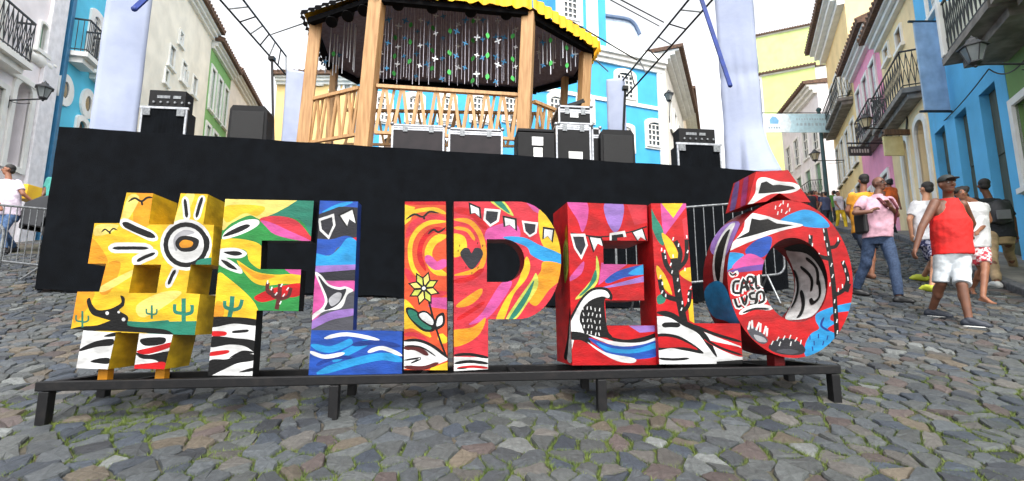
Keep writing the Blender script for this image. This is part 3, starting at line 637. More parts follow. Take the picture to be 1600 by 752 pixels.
def stack_case(label, x0, x1, yt, off):
    pl, s0, s1, z0, z1, d = onstage(x0, x1, yt, off, .28)
    r = thing('amplifier_rack', pl.p((s0+s1)/2, z0), label, 'rack', 'equipment cases standing on the stage'); zm = z0+(z1-z0)*.63
    mb = MB(); vs = []; n_ = 30
    for j in range(9):
        for i in range(n_+1): s = s0+.03+(s1-s0-.06)*i/n_; k = j/8; vs.append(pl.p(s, z0+(zm-z0)*k, -.03-.02*(1-k)*abs(math.sin(i*.9))-.006*math.sin(i*2.1)))
    mb.add(vs, [(j*(n_+1)+i, j*(n_+1)+i+1, (j+1)*(n_+1)+i+1, (j+1)*(n_+1)+i) for j in range(8) for i in range(n_)]); mb.build('hanging_cloth', BLK, r, smooth=True)
    mb = MB(); mb.box(pl.p(s0+.02, z0, .005), pl.u*(s1-s0-.04), (0, 0, zm-z0), pl.n*d); mb.build('body', CASE, r)
    mb = MB(); mb.box(pl.p(s0+.07, zm+.04, .01), pl.u*(s1-s0-.14), (0, 0, z1-zm-.05), pl.n*(d-.02)); a = mb.build('amplifier', CASE, r); bevel(a, .01)
    for i in range(6): mb = MB(); mb.tube(pl.p(s0+.16+.11*i, zm+.13, .012), pl.p(s0+.16+.11*i, zm+.13, -.015), .018, n=8); mb.build('knob', GALV, a)
    for q_, w_ in ((.2, .2), (.45, .12)): mb = MB(); mb.box(pl.p(s0+q_, zm+.2, .0), pl.u*w_, (0, 0, .05), pl.n*.012); mb.build('display', GALV, a)
    mb = MB(); mb.bar(pl.p(s0-.02, zm+.02, -.03), pl.p(s1+.02, zm+.02, -.03), .035); mb.build('edging', ALU, r)
    for s in (s0+.09, s1-.09): mb = MB(); mb.box(pl.p(s-.06, zm-.12, -.06), pl.u*.12, (0, 0, .12), pl.n*.02); mb.build('corner_bracket', GALV, r)
    for s in (s0, s1-.03): mb = MB(); mb.box(pl.p(s, z0, -.04), pl.u*.03, (0, 0, zm-z0), pl.n*.03); mb.build('upright', ALU, r)
stack_case('black draped amplifier rack beside the wrapped left tower', 224, 296, 140, .55)
stack_case('black draped amplifier rack beside the wrapped right tower', 1056, 1124, 200, .5)
def speaker(label, x0, x1, yt, off, cat='speaker'):
    pl, s0, s1, z0, z1, d = onstage(x0, x1, yt, off, .3)
    r = thing('stage_speaker', pl.p((s0+s1)/2, z0), label, cat, 'equipment cases standing on the stage')
    mb = MB(); h = z1-z0; prof = [(s0+.0, z0), (s1-.0, z0), (s1-.01, z0+h*.9), (s1-.06, z1), (s0+.05, z1), (s0+.01, z0+h*.9)]; prism(mb, pl, prof, (), d); bevel(mb.build('cabinet', CASE, r), .015)
    mb = MB(); mb.box(pl.p(s0+.05, z0+.06, -.018), pl.u*(s1-s0-.1), (0, 0, h-.16), pl.n*.014); g = bevel(mb.build('grille', mat('speaker_grille', (11, 11, 12), .7, (18, 18, 19), 90, bump=.4, bscale=300), r), .01)
    mb = MB(); mb.box(pl.p((s0+s1)/2-.06, z0+.02, -.015), pl.u*.12, (0, 0, .03), pl.n*.012); mb.build('badge', GALV, r)
speaker('black stage speaker standing alone left of the bandstand', 357, 418, 165, .3)
case('long brown flight case with silver edges, left one below the bandstand rail', onstage(612, 694, 195, .5, .6), CASEB, lid=.12)
case('long brown flight case with silver edges, next to the stickered black case', onstage(701, 785, 201, .5, .6), CASEB, lid=.14)
case('black flight case with two white stickers on its front', onstage(809, 867, 201, .35, .6), CASE, edge=False, lid=.1, stickers=((.38, .52, .68, .76), (.42, .18, .66, .46)), latches=False)
g_ = onstage(869, 923, 195, .55, .75); low = case('black flight case with silver edges carrying a smaller case', g_, CASE, lid=.08, stickers=((.35, .12, .75, .4),))
pl, s0, s1, z0, z1, d = g_; zt = pl.hit(905, 166)[1]
case('small black flight case on top of the larger silver edged case', (pl, s0+.05, s1+.02, z1+.012, zt, .7), CASE, lid=.3, stickers=((.35, .35, .6, .62),))
lt = thing('folding_stand', pl.p(s1-.2, zt, .3), 'small black folded keyboard stand lying on the upper case', 'stand'); mb = MB()
q = pl.p(s1-.55, zt+.02, .25)
for a, b in ((0, .5), (.02, .42)): mb.bar(q+pl.u*a, q+pl.u*(a+.5)+Vector((0, 0, b*.45)), .03)
mb.bar(q+pl.u*.1, q+pl.u*.62, .03); mb.build('arms', STEEL_BLK, lt)
mb = MB(); mb.box(q+pl.u*.2+Vector((0, 0, .1)), pl.u*.3+Vector((0, 0, .1)), pl.n*.2, (0, 0, .03)); mb.build('tray', STEEL_BLK, lt)
case('black rack case with ribbed side between the stacked cases and the monitor', onstage(925, 938, 200, .6, .5), CASE, lid=.2, latches=False)
speaker('wide black floor monitor beside the blue church corner', 938, 992, 203, .45)
# blue tarpaulin
pl = sub(SF, .35); s0 = pl.hit(988, 250)[0]; s1 = pl.hit(1042, 255)[0]; mb = MB(); vs = []
for j in range(9):
    for i in range(15):
        t = i/14; k = j/8; s = s0+(s1-s0)*t; h = (.17*math.sin(math.pi*min(1, k*1.0))*(1-.5*t)+.03*noise.noise((t*6, k*6, 1)))*math.sin(math.pi*min(1, max(0, t)))**.5+.012
        vs.append(pl.p(s, deck(s)+max(h, .004), k*.5))
mb.add(vs, [(j*15+i, j*15+i+1, (j+1)*15+i+1, (j+1)*15+i) for j in range(8) for i in range(14)])
tag(mb.build('tarpaulin', [mat('blue_tarp', (30, 120, 205), .5, (120, 175, 220), 3)], org=pl.p(s0, deck(s0)), smooth=True), 'crumpled bright blue tarpaulin lying on the stage edge', 'tarpaulin')
# ---- cloth-wrapped truss towers
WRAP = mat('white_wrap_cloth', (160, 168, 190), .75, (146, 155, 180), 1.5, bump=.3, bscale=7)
def tower(label, xl, xr, y0, y1, Y, zbase, ztop, flare=0, seams=(), tie=None):
    c = at((xl+xr)/2, (y0+y1)/2, Y); ro = math.atan2(c.x, c.y); wd = (xr-xl)/F*Y*math.cos(ro)**.9; n = 48
    r = thing('wrapped_tower', (c.x, c.y, zbase), label, 'tower', 'truss towers wrapped in white cloth')
    mb = MB(); rings = []; H = ztop-zbase; nz = 70
    for j in range(nz+1):
        z = zbase+H*j/nz; ring = []
        zt = z-(tie or 1e9)
        pinch = .06*math.exp(-(zt/.12)**2)
        for i in range(n):
            a = 6.2832*i/n; q = max(abs(math.cos(a)), abs(math.sin(a))); k = (1/q)*.86+.14        # rounded square
            rr = wd/2*k*(1-pinch)*(1+.03*noise.noise((a*1.6+z*.3, z*.9, Y))+.02*noise.noise((math.cos(a)*2+z*.9, math.sin(a)*2+z*2.2, Y+4))+.010*noise.noise((math.cos(a)*3+z*1.5, math.sin(a)*3-z*1.2, 3)))
            rr += .012*math.exp(-(zt/.5)**2)*math.sin(a*14+z*2)
            if flare: rr += flare*max(0, 1-(z-zbase)/1.1)**1.6*(1+.25*math.sin(a*5)) * (1 if math.cos(a) > 0 else .12)
            ring.append((c.x+rr*math.cos(a-ro), c.y+rr*math.sin(a-ro), z+(.04*math.sin(a*3) if j == 0 else 0)))
        rings.append(ring)
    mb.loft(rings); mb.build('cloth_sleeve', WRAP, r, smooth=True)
    return r, c, wd
tw1, c1_, w1_ = tower('tall tower wrapped in white cloth at the left end of the stage', 152, 228, 0, 205, 7.95, deck(.4), 9.0)
sR = SF.hit(1156, 230)[0]
tw2, c2_, w2_ = tower('tall tower wrapped in white cloth at the right end of the stage', 1124, 1188, 0, 260, 9.3, deck(sR), 9.6, flare=.3, tie=SF.hit(1156, 135)[1]+.5)
tw3, c3_, w3_ = tower('slender white wrapped tower behind the stage speaker', 444, 476, 90, 215, 16, 3, 9.15)
tw4, c4_, w4_ = tower('slender white wrapped tower beside the blue church', 947, 978, 100, 200, 16.3, 3, 9.0)
BLUE = mat('blue_strap', (28, 60, 150), .6, (20, 44, 110), 6)
def strap(label, a, b, Y, wd=.07):
    mb = MB(); p, q = at(*a, Y), at(*b, Y); mb.bar(p, q, wd, .03, up=(0, 1, 0)); mb.ball(q, wd*.6, .04, wd*.5, n=8, k=6)
    tag(mb.build('ratchet_strap', BLUE, org=q), label, 'strap')
strap('dark blue strap slanting down onto the right wrapped tower', (1088, -25), (1141, 134), 8.75)
strap('bright blue strap tied round the left wrapped tower', (236, -10), (210, 14), 7.45, .09)
# ---- ladder trusses
def truss(label, u0, u1, l0, l1, Y0, Y1, n, ext=.5):
    A, B = at(*u0, Y0), at(*u1, Y1); C, D = at(*l0, Y0), at(*l1, Y1)
    A2, C2 = A-(B-A)*ext, C-(D-C)*ext; r = thing('ladder_truss', D, label, 'truss', 'black ladder trusses of the stage roof')
    for p, q in ((A2, B), (C2, D)): mb = MB(); mb.tube(p, q, .028, n=8); mb.build('chord', STEEL_BLK, r)
    for i in range(n+1):
        t = i/n; mb = MB(); mb.tube(A2.lerp(B, t), C2.lerp(D, t), .02, n=6); mb.build('rung', STEEL_BLK if i % 2 else GALV, r)
    return A2, B, C2, D
truss('black ladder truss running to the slender tower behind the speaker', (380, 0), (447, 88), (344, 0), (447, 117), 12.4, 16, 10)
truss('black ladder truss running to the slender tower beside the church', (1076, 0), (973, 126), (1113, 0), (975, 154), 12.2, 16, 10)
def cable(label, pts, r=.012, sag=0, name='steel_cable', m=None, cat='cable', group=None):
    P = [at(*p) for p in pts]; out = []
    for a, b in zip(P, P[1:]):
        for i in range(9): t = i/8; out.append(a.lerp(b, t)-Vector((0, 0, sag*4*t*(1-t))))
    mb = MB(); mb.path(out, r, 5); return tag(mb.build(name, m or STEEL_BLK, org=P[0]), label, cat, group)
cable('upper thin black cable slanting to the right ladder truss', [(955, -8, 11), (1037, 35, 14)], .018, group='roof cables')
cable('lower thin black cable slanting to the right ladder truss', [(950, -2, 11), (1030, 41, 14)], .014, group='roof cables')
cable('black cable from the bandstand eave to the right ladder truss', [(890, 32, 11.5), (995, 94, 14.6)], .02, group='roof cables')
cable('short black cable from the bandstand eave to the rear tower', [(924, 88, 12.2), (950, 112, 16)], .02, group='roof cables')
cable('black cable from the left ladder truss to the bandstand roof', [(424, 54, 14.6), (482, 34, 11.2)], .016, group='roof cables')
def pole(label, top, bot, Y):
    r = thing('lighting_stand', at(*bot, Y), label, 'stand'); mb = MB(); mb.tube(at(*bot, Y)-Vector((0, 0, 1.2)), at(*top, Y), .035, n=8); mb.build('pole', STEEL_BLK, r)
    mb = MB(); mb.cbox(at(*top, Y), .16, .14, .1); mb.build('clamp', STEEL_BLK, r)
pole('thin black stand upright beside the slender rear tower and speaker', (425, 92), (433, 214), 13.5)
pole('thin black stand by the blue church windows', (977, 138), (969, 200), 13.5)
# ---- bandstand
WOOD = mat('pine_post', (186, 146, 98), .6, (158, 116, 72), 3.5, stretch=(6, 6, .5), bump=.12)
WOOD2 = mat('pine_slat', (194, 152, 104), .6, (166, 126, 82), 4, stretch=(5, 5, .6))
YEL = mat('yellow_canvas', (250, 200, 20), .7, (230, 170, 16), 3)
SOFF = mat('dark_roof_lining', (104, 100, 120), .9, (120, 117, 138), 3, stretch=(4, 4, 4))
MBLK = mat('matt_black', (10, 10, 12), .95, spec=.1)
Z_ = 0; ZE = at(590, -8, 9.8).z
EV = [at_z(x, y, ZE) for x, y in ((482, 27), (590, -8), (826, 17), (927, 78), (903, 120), (840, 139), (560, 124), (513, 102))]
EC = sum(EV, Vector())/8
bs = thing('bandstand', (EC.x, EC.y, gz(EC.x, EC.y)), 'eight sided pine bandstand with yellow canopy and dark lining', 'bandstand')
APX = EC+Vector((0, 0, 1.9))
mb = MB(); mb.add([*EV, EC+Vector((0, 0, 1.1))], [(i, (i+1) % 8, 8) for i in range(8)]); mb.build('roof_lining', SOFF, bs)
O = [EC+(p-EC)*1.03+Vector((0, 0, .06)) for p in EV]
mb = MB(); mb.add(O+[APX], [(i, (i+1) % 8, 8) for i in range(8)]); rf = mb.build('canopy', YEL, bs)
for i in range(8):          # scalloped edge
    a, b = O[i], O[(i+1) % 8]; n_ = 14; up = .22 if i in (1, 2, 3) else .05; dn = .06 if i in (1, 2, 3) else .03; mb = MB(); vs = []
    for k in range(n_*4+1):
        t = k/(n_*4); p = a.lerp(b, t); out = (p-EC); out.z = 0; out = out.normalized()*(.05+.03*math.sin(k*1.1))
        vs += [p+out+Vector((0, 0, up)), p+out*1.3+Vector((0, 0, -dn-.04*abs(math.sin(k*math.pi/4))))]
    mb.add(vs, [(2*k, 2*k+1, 2*k+3, 2*k+2) for k in range(n_*4)]+[(2*k+2, 2*k+3, 2*k+1, 2*k) for k in range(n_*4)]); mb.build('valance', YEL if i in (1, 2, 3) else MBLK, bs)
    mb = MB(); mb.bar(EC+(EV[i]-EC)*.985-Vector((0, 0, .1)), EC+(EV[(i+1) % 8]-EC)*.985-Vector((0, 0, .06)), .14, .12); mb.build('eave_beam', MBLK, bs)
posts = [((494, 38), (474, 217), EV[0].y+.2, .26), ((590, 0), (568, 225), EV[1].y+.12, .29), ((826, 18), (818, 207), EV[2].y+.12, .28), ((915, 78), (911, 175), EV[3].y+.05, .25), ((883, 125), (880, 180), EV[4].y, .17), ((523, 104), (519, 160), EV[7].y, .17)]
PB = []
for (t, b, Y, wd) in posts:
    T = at(*t, Y); B = at(*b, Y); B = T+(B-T)*((T.z-2.0)/(T.z-B.z)); mb = MB(); T.z = ZE-.02; rot = random.uniform(-.2, .5); u = Vector((math.cos(rot), math.sin(rot), 0)); v = Vector((-u.y, u.x, 0))
    mb.loft([[P+u*(a*wd/2)+v*(c_*wd/2) for a, c_ in ((-1, -1), (1, -1), (1, 1), (-1, 1))] for P in (B, T)]); bevel(mb.build('post', WOOD, bs), .02); PB.append((T, B))
mb = MB(); mb.loft([[at_z(x, y, ZE)+Vector((0, 0, zz-ZE)) for x, y in ((482, 27), (590, -8), (826, 17), (927, 78), (903, 120), (840, 139), (560, 124), (513, 102))] for zz in (2.2, deck(6)+.05)]); mb.build('floor', WOOD2, bs)
def railing(a, ya, b, yb, Ya, Yb, n, hgt=1.0):
    A, B = at(a, ya, Ya), at(b, yb, Yb); mb = MB(); mb.bar(A, B, .1, .07); mb.build('top_rail', WOOD2, bs); dn = Vector((0, 0, -hgt)); d = (B-A)/n
    mb = MB(); mb.bar(A+dn, B+dn, .08, .06); mb.build('bottom_rail', WOOD2, bs)
    for i in range(n):
        p = A+d*(i+.5); f = .36*(1 if i % 2 else -1)
        mb = MB(); mb.bar(p-d*f+Vector((0, 0, -.04)), p+d*f+dn+Vector((0, 0, .03)), .065, .03, up=(d.normalized().cross(Vector((0, 0, 1)))), mi=0); mb.build('baluster', WOOD2, bs)
        if i % 3 == 1: mb = MB(); mb.bar(p+d*.5+Vector((0, 0, -.04))+Vector((0, .04, 0)), p-d*.3+dn+Vector((0, .04, .03)), .055, .03, up=(d.normalized().cross(Vector((0, 0, 1))))); mb.build('baluster', WOOD2, bs)
railing(488, 156, 562, 138, EV[0].y+.2, EV[1].y+.12, 9)
railing(588, 135, 810, 149, EV[1].y+.12, EV[2].y+.12, 17)
railing(834, 159, 876, 176, EV[2].y+.3, EV[2].y+1.0, 5)
railing(540, 172, 850, 178, EV[6].y, EV[5].y, 20)
# par lamps under the eave
for x, y, k in ((570, 13, 0), (545, 22, 0), (520, 31, 0), (623, 4, 1), (676, 9, 1), (736, 15, 1), (791, 19, 1), (853, 33, 2), (880, 48, 2), (903, 62, 2)):
    a, b = ((EV[0], EV[1]), (EV[1], EV[2]), (EV[2], EV[3]))[k]
    pl = Plane(a[:2], b[:2]); s, z = sub(pl, .12).hit(x, y); p = pl.p(s, z, .12)
    r = thing('stage_light', p, ('black par lamp under the dark bandstand eave facing the slender tower behind the speaker', 'black par lamp under the front bandstand eave between the two thick posts', 'black par lamp under the yellow bandstand eave on the church side')[k], 'stage light', 'par lamps under the bandstand eave')
    mb = MB(); ax = Vector((0, -.55, -.83)); mb.tube(p-ax*.13, p+ax*.13, .1, .13, 14); mb.build('can', STEEL_BLK, r, smooth=False)
    mb = MB(); mb.tube(p+ax*.131, p+ax*.135, .118, .118, 14); mb.build('lens', MBLK, r)
    mb = MB(); u = pl.u*.15; mb.path([p-u, p-u+Vector((0, 0, .2)), p+u+Vector((0, 0, .2)), p+u], .014); mb.build('yoke', STEEL_BLK, r)
# ---- hanging garlands with paper birds and leaves
GC_ = {'b': mat('blue_paper', (56, 130, 176), .7), 'g': mat('green_paper', (72, 190, 88), .7), 'w': mat('white_paper', (228, 230, 234), .7)}
STR = mat('string', (190, 188, 200), .8)
LBL = {'b': 'string of blue paper birds hanging inside the bandstand', 'g': 'string of green paper leaves hanging inside the bandstand', 'w': 'string of white paper birds hanging inside the bandstand', 'p': 'bare grey string hanging inside the bandstand'}
def orn(k, p, sc):
    mb = MB(); an = random.uniform(-.5, .5)
    if k == 'g': o = [(0, -1), (.6, -.2), (.5, .5), (0, 1), (-.6, .3), (-.45, -.4)]
    else: o = [(-.2, -.9), (.2, -.9), (.18, -.2), (1, -.1), (.9, .25), (.2, .25), (.15, .9), (-.15, .9), (-.2, .25), (-.9, .3), (-1, 0), (-.2, -.2)]
    o = [(x*math.cos(an)-z*math.sin(an), x*math.sin(an)+z*math.cos(an)) for x, z in o]; n = len(o)
    pl = Plane((p.x, p.y), (p.x+1, p.y+random.uniform(-.4, .4))); prism(mb, pl, [(x*sc, p.z+z*sc) for x, z in o], (), .006); return mb
def ceil_z(p):      # height of the dark lining above a plan point
    best = 1e9
    for i in range(8):
        a, b = EV[i], EV[(i+1) % 8]; e = Vector((b.x-a.x, b.y-a.y)); nrm = Vector((-e.y, e.x)).normalized()
        dc = abs(nrm.dot(Vector((EC.x-a.x, EC.y-a.y)))); dp = nrm.dot(Vector((p.x-a.x, p.y-a.y)))*(1 if nrm.dot(Vector((EC.x-a.x, EC.y-a.y))) > 0 else -1)
        best = min(best, ZE+1.1*dp/dc)
    return best
ks = ['b', 'p', 'g', 'p', 'b', 'w', 'p', 'b', 'p', 'g', 'w', 'p']; cnt = 0
for i, x in enumerate(np.linspace(512, 900, 78)):
    if abs(x-578) < 16 or abs(x-822) < 14: continue
    x += random.uniform(-2, 2); side = x < 570 or x > 836
    Y = EV[1].y+random.uniform(.5, 1.6)+(.8 if side else 0); yt = 40+random.uniform(-15, 10)+(20 if x < 570 else 0)+(30 if x > 836 else 0); yb = (random.uniform(120, 136) if not side else random.uniform(90, 118))
    P0 = at(x, yt, Y); P0.z = ceil_z(P0)-.01; P1 = at(x-2, yb, Y); P1.x, P1.y = P0.x, P0.y; k = ks[i % 12] if not (x < 570 and i % 2) else 'p'
    r = thing('garland', P0, LBL[k].replace('hanging inside the bandstand', 'between the two thick bandstand posts' if not side else 'in the bandstand bay nearest the church' if x > 836 else 'in the bandstand bay nearest the stage speaker').replace('grey string', 'silver ribbon' if side else 'grey string').replace('string of', 'silver ribbon of' if side else 'string of'), 'garland', 'paper garlands hanging inside the bandstand')
    mb = MB(); mb.tube(P0, P1, .0075 if not side else .012, n=4); mb.build('string', STR if not side else mat('silver_ribbon', (226, 230, 238), .4), r)
    if k != 'p':
        z = P0.z-random.uniform(.25, .7)
        while z > P1.z: orn(k, Vector((P0.x, P0.y-.02, z)), random.uniform(.055, .085) if k != 'g' else .075).build('paper_leaf' if k == 'g' else 'paper_bird', GC_[k], r); z -= random.uniform(.42, .62)
# ------------------------------------------------------------------ the painted letter sign
BP = Plane(at(57, 600, 3.33)[:2], at(1312, 572, 3.77)[:2])
zl_, zr_ = BP.hit(60, 597)[1], BP.hit(1312, 571)[1]
def beam_z(s): return zl_+(zr_-zl_)*s/BP.L
sign = thing('letter_sign', BP.p(BP.L/2, gz(*BP.p(BP.L/2, 0)[:2])), 'row of hand painted hashtag letters standing on a low black steel bench frame', 'sign')
BEAM = mat('black_painted_beam', (13, 13, 15), .5, (30, 27, 26), 16, lo=.5, hi=.8, bump=.08, spec=.3)
DP = .52
for d in (0, DP):
    mb = MB(); a, b = BP.p(-.01, beam_z(0), d), BP.p(BP.L+.01, beam_z(BP.L), d); h = Vector((0, 0, -.06)); w_ = BP.n*.06
    mb.add([a, b, b+w_, a+w_, a+h, b+h, b+w_+h, a+w_+h], [(0, 1, 2, 3), (4, 7, 6, 5), (0, 4, 5, 1), (1, 5, 6, 2), (2, 6, 7, 3), (3, 7, 4, 0)]); bevel(mb.build('rail', BEAM, sign), .006)
legs_s = [BP.hit(66, 630)[0], BP.hit(521, 620)[0], BP.hit(941, 610)[0], BP.hit(1307, 600)[0]]
for s in legs_s:
    for d in (0, DP):
        p = BP.p(s, 0, d); mb = MB(); wd = .062
        mb.box(BP.p(s-wd/2, gz(p.x, p.y)-.03, d-.004), BP.u*wd, (0, 0, beam_z(s)-.062-gz(p.x, p.y)+.03), BP.n*.068); bevel(mb.build('leg', BEAM, sign), .006)
    mb = MB(); mb.box(BP.p(s-.03, beam_z(s)-.064, .061), BP.u*.06, (0, 0, .06), BP.n*(DP-.062)); mb.build('cross_bar', BEAM, sign)
    mb = MB(); mb.box(BP.p(s-.07, gz(*BP.p(s, 0, 0)[:2])+.012, -.03), BP.u*.14, (0, 0, .02), BP.n*.13)
for s in np.linspace(legs_s[0]+.45, legs_s[3]-.4, 8):
    mb = MB(); mb.box(BP.p(s-.02, beam_z(s)-.05, .061), BP.u*.04, (0, 0, .04), BP.n*(DP-.062)); mb.build('cross_bar', BEAM, sign)
C = dict(red=(204, 18, 26), dred=(150, 20, 26), org=(226, 84, 44), yel=(248, 200, 40), pyel=(250, 226, 120), amb=(242, 160, 30), grn=(44, 142, 66), teal=(38, 128, 104), lime=(206, 214, 90), pink=(214, 84, 158), rose=(218, 52, 66),
         lil=(156, 118, 196), pur=(112, 74, 160), blu=(34, 82, 178), dblu=(24, 58, 140), cya=(40, 156, 222), blk=(13, 13, 14), wht=(238, 238, 236), gry=(82, 82, 90), dgry=(44, 44, 50), brn=(92, 30, 30), lgry=(176, 176, 180))
class Letter:
    def __init__(self, ox, oy, k, xa, xb, yaw=0, depth=.36, off=.07, side='red', base='red'):
        self.ox, self.oy, self.k = ox, oy, k; pl = sub(BP, off)
        A = pl.p(pl.hit(xa, 450)[0], 0); B = pl.p(pl.hit(xb, 450)[0], 0)
        if yaw: B = A+Matrix.Rotation(math.radians(yaw), 3, 'Z')@(B-A)
        self.pl = Plane(A[:2], B[:2]); self.depth = depth; self.cols = [base]; self.layers = []; self.side = side; self.base = base
    def px(self, p): return (self.ox+p[0]/self.k, self.oy+p[1]/self.k)
    def m(self, pts): return [self.pl.hit(*self.px(p)) for p in pts]
    def ci(self, c):
        if c not in self.cols: self.cols.append(c)
        return self.cols.index(c)
    def poly(self, c, pts, smooth=False): self.layers.append((self.m(catmull(pts, 5) if smooth else pts), self.ci(c))); return self
    def blob(self, c, pts): return self.poly(c, pts, True)
    def st(self, c, pts, wd, taper=True): return self.poly(c, stroke(pts, wd, taper))
    def o(self, c, x, y, r, ry=None): return self.poly(c, disc(x, y, r, ry))
    def flag(self, pts, inner, k=.72):    # bunting flag: white shape with a dark heart, or dark border round white
        a, b = ('wht', 'dgry') if inner else ('blk', 'wht'); self.poly(a, pts); cx = sum(p[0] for p in pts)/len(pts); cy = sum(p[1] for p in pts)/len(pts)
        return self.poly(b, [(cx+(p[0]-cx)*k, cy+(p[1]-cy)*k) for p in pts])
    def ticks(self, c, pts, L=12, wd=4, ang=1.2):
        for x, y in pts: a = ang+random.uniform(-.3, .3); self.st(c, [(x, y), (x+L*math.cos(a), y-L*math.sin(a))], wd, False)
        return self
    def build(self, outline, holes=(), label=None, smooth=False, parent=None, sidecol=None, noside=False):
        out = self.m(outline); hs_ = [self.m(h) for h in holes]; mb = MB(); si = self.ci(self.side)
        prism(mb, self.pl, out, hs_, self.depth, self.layers, 0, si)
        for i, c in enumerate(mb.m):
            pass
        o = mb.build('letter', [paint(C[c]) for c in self.cols], parent or sign); 
        if label: o['label'] = label
        return o
# ---- '#'
L = Letter(90, 290, 2.427, 120, 335, depth=.30, side='yel', base='yel'); pal = L
for pts in ([(120, 200), (160, 230), (190, 296), (115, 296)], [(300, 30), (362, 30), (348, 148), (290, 148)], [(75, 403), (140, 403), (110, 470), (60, 520)], [(185, 300), (240, 296), (200, 403), (158, 403)]): L.blob('amb', pts)
for pts in ([(160, 385), (290, 318), (286, 340), (180, 402)], [(300, 455), (395, 405), (470, 410), (330, 500)], [(150, 150), (230, 150), (200, 180), (140, 190)], [(270, 40), (310, 50), (260, 140), (238, 143)], [(440, 148), (480, 40), (520, 36), (470, 148)]): L.blob('pyel', pts)
L.o('wht', 487, 225, 98).o('blk', 487, 225, 86).o('wht', 487, 225, 68).blob('lgry', [(440, 200), (480, 168), (520, 180), (470, 200), (450, 250)])
L.blob('blk', [(446, 222), (462, 195), (500, 192), (536, 208), (520, 245), (470, 250)]).blob('amb', [(462, 220), (480, 206), (512, 214), (506, 232), (470, 236)])
L.st('blk', [(540, 170), (570, 205), (568, 250)], 10)
for p in ([(236, 134), (300, 165), (380, 204)], [(192, 238), (270, 236), (362, 240)], [(285, 296), (320, 275), (380, 252)], [(482, 42), (488, 90), (490, 132)], [(552, 38), (538, 80), (524, 132)], [(452, 310), (435, 345), (414, 388)]): L.st('wht', p, 40 if p[0][0] < 300 else 28)
for p in ([(246, 142), (300, 168), (370, 196)], [(208, 238), (270, 237), (345, 238)], [(300, 288), (330, 272), (370, 256)], [(482, 50), (487, 90), (490, 122)], [(549, 44), (537, 80), (526, 122)], [(447, 320), (433, 345), (420, 376)]): L.st('blk', p, 24 if p[0][0] < 300 and p[0][1] != 238 else 13)
L.blob('teal', [(530, 285), (560, 276), (590, 275), (582, 302), (528, 302)])
L.st('blk', [(268, 62), (292, 48), (318, 60), (340, 46), (362, 46)], 8).st('blk', [(318, 60), (322, 76)], 8)
L.st('blk', [(166, 178), (180, 166), (196, 176), (210, 164), (228, 170)], 6).st('blk', [(196, 176), (200, 184)], 8)
L.poly('teal', [(262, 514), (330, 518), (420, 510), (424, 516), (530, 514), (520, 570), (400, 572), (262, 545)])
L.blob('blk', [(46, 552), (80, 536), (150, 530), (215, 508), (262, 512), (275, 534), (400, 545), (438, 566), (380, 562), (200, 552)])
L.blob('blk', [(110, 440), (122, 426), (132, 452), (152, 472), (190, 470), (222, 458), (242, 442), (238, 418), (254, 426), (252, 455), (234, 474), (264, 494), (266, 514), (240, 522), (200, 512), (165, 502), (128, 486)])
L.o('wht', 188, 484, 7).o('wht', 250, 508, 7).o('wht', 232, 480, 5)
for x, y, h, k in ((94, 538, 62, 8), (357, 506, 52, 8), (478, 516, 88, 17)):
    L.st('teal', [(x, y), (x, y-h)], k, False).st('teal', [(x, y-h*.35), (x-h*.36, y-h*.42), (x-h*.38, y-h*.75)], k*.8, False).st('teal', [(x, y-h*.3), (x+h*.34, y-h*.4), (x+h*.36, y-h*.72)], k*.8, False)
L.poly('wht', [(90, 549), (228, 558), (190, 700), (60, 700)]).poly('wht', [(306, 560), (440, 566), (405, 700), (280, 700)])
for pts in ([(78, 624), (140, 592), (208, 582), (206, 606), (150, 612), (90, 628)], [(124, 667), (160, 655), (196, 655), (192, 676), (150, 674)], [(175, 572), (205, 560), (240, 556), (235, 568), (200, 574)], [(316, 582), (402, 576), (402, 600), (332, 608)], [(296, 634), (345, 642), (432, 630), (420, 692), (370, 662), (318, 656)]): L.blob('blk', pts)
L.blob('red', [(300, 628), (372, 610), (434, 594), (432, 612), (340, 640)]).blob('red', [(286, 682), (345, 674), (405, 670), (402, 700), (286, 700)])
hashO = [(262, 27), (362, 30), (345, 148), (440, 148), (467, 30), (570, 33), (552, 148), (593, 150), (582, 300), (505, 300), (488, 408), (540, 412), (520, 567), (437, 565), (405, 697), (290, 695), (310, 560), (222, 558), (190, 697), (70, 693), (98, 547), (50, 545), (75, 403), (158, 403), (185, 296), (115, 296), (140, 143), (235, 143)]
L.build(hashO, [[(290, 300), (393, 300), (375, 408), (270, 408)]], 'yellow hash symbol painted with a sun, bull head and cacti')
for x in (150, 370):
    mb = MB(); s, z = L.pl.hit(*L.px((x, 690))); mb.box(L.pl.p(s-.03, beam_z(0)-.03, .06), L.pl.u*.06, (0, 0, z-beam_z(0)+.1), L.pl.n*.06); mb.build('peg', paint(C['amb']), sign)
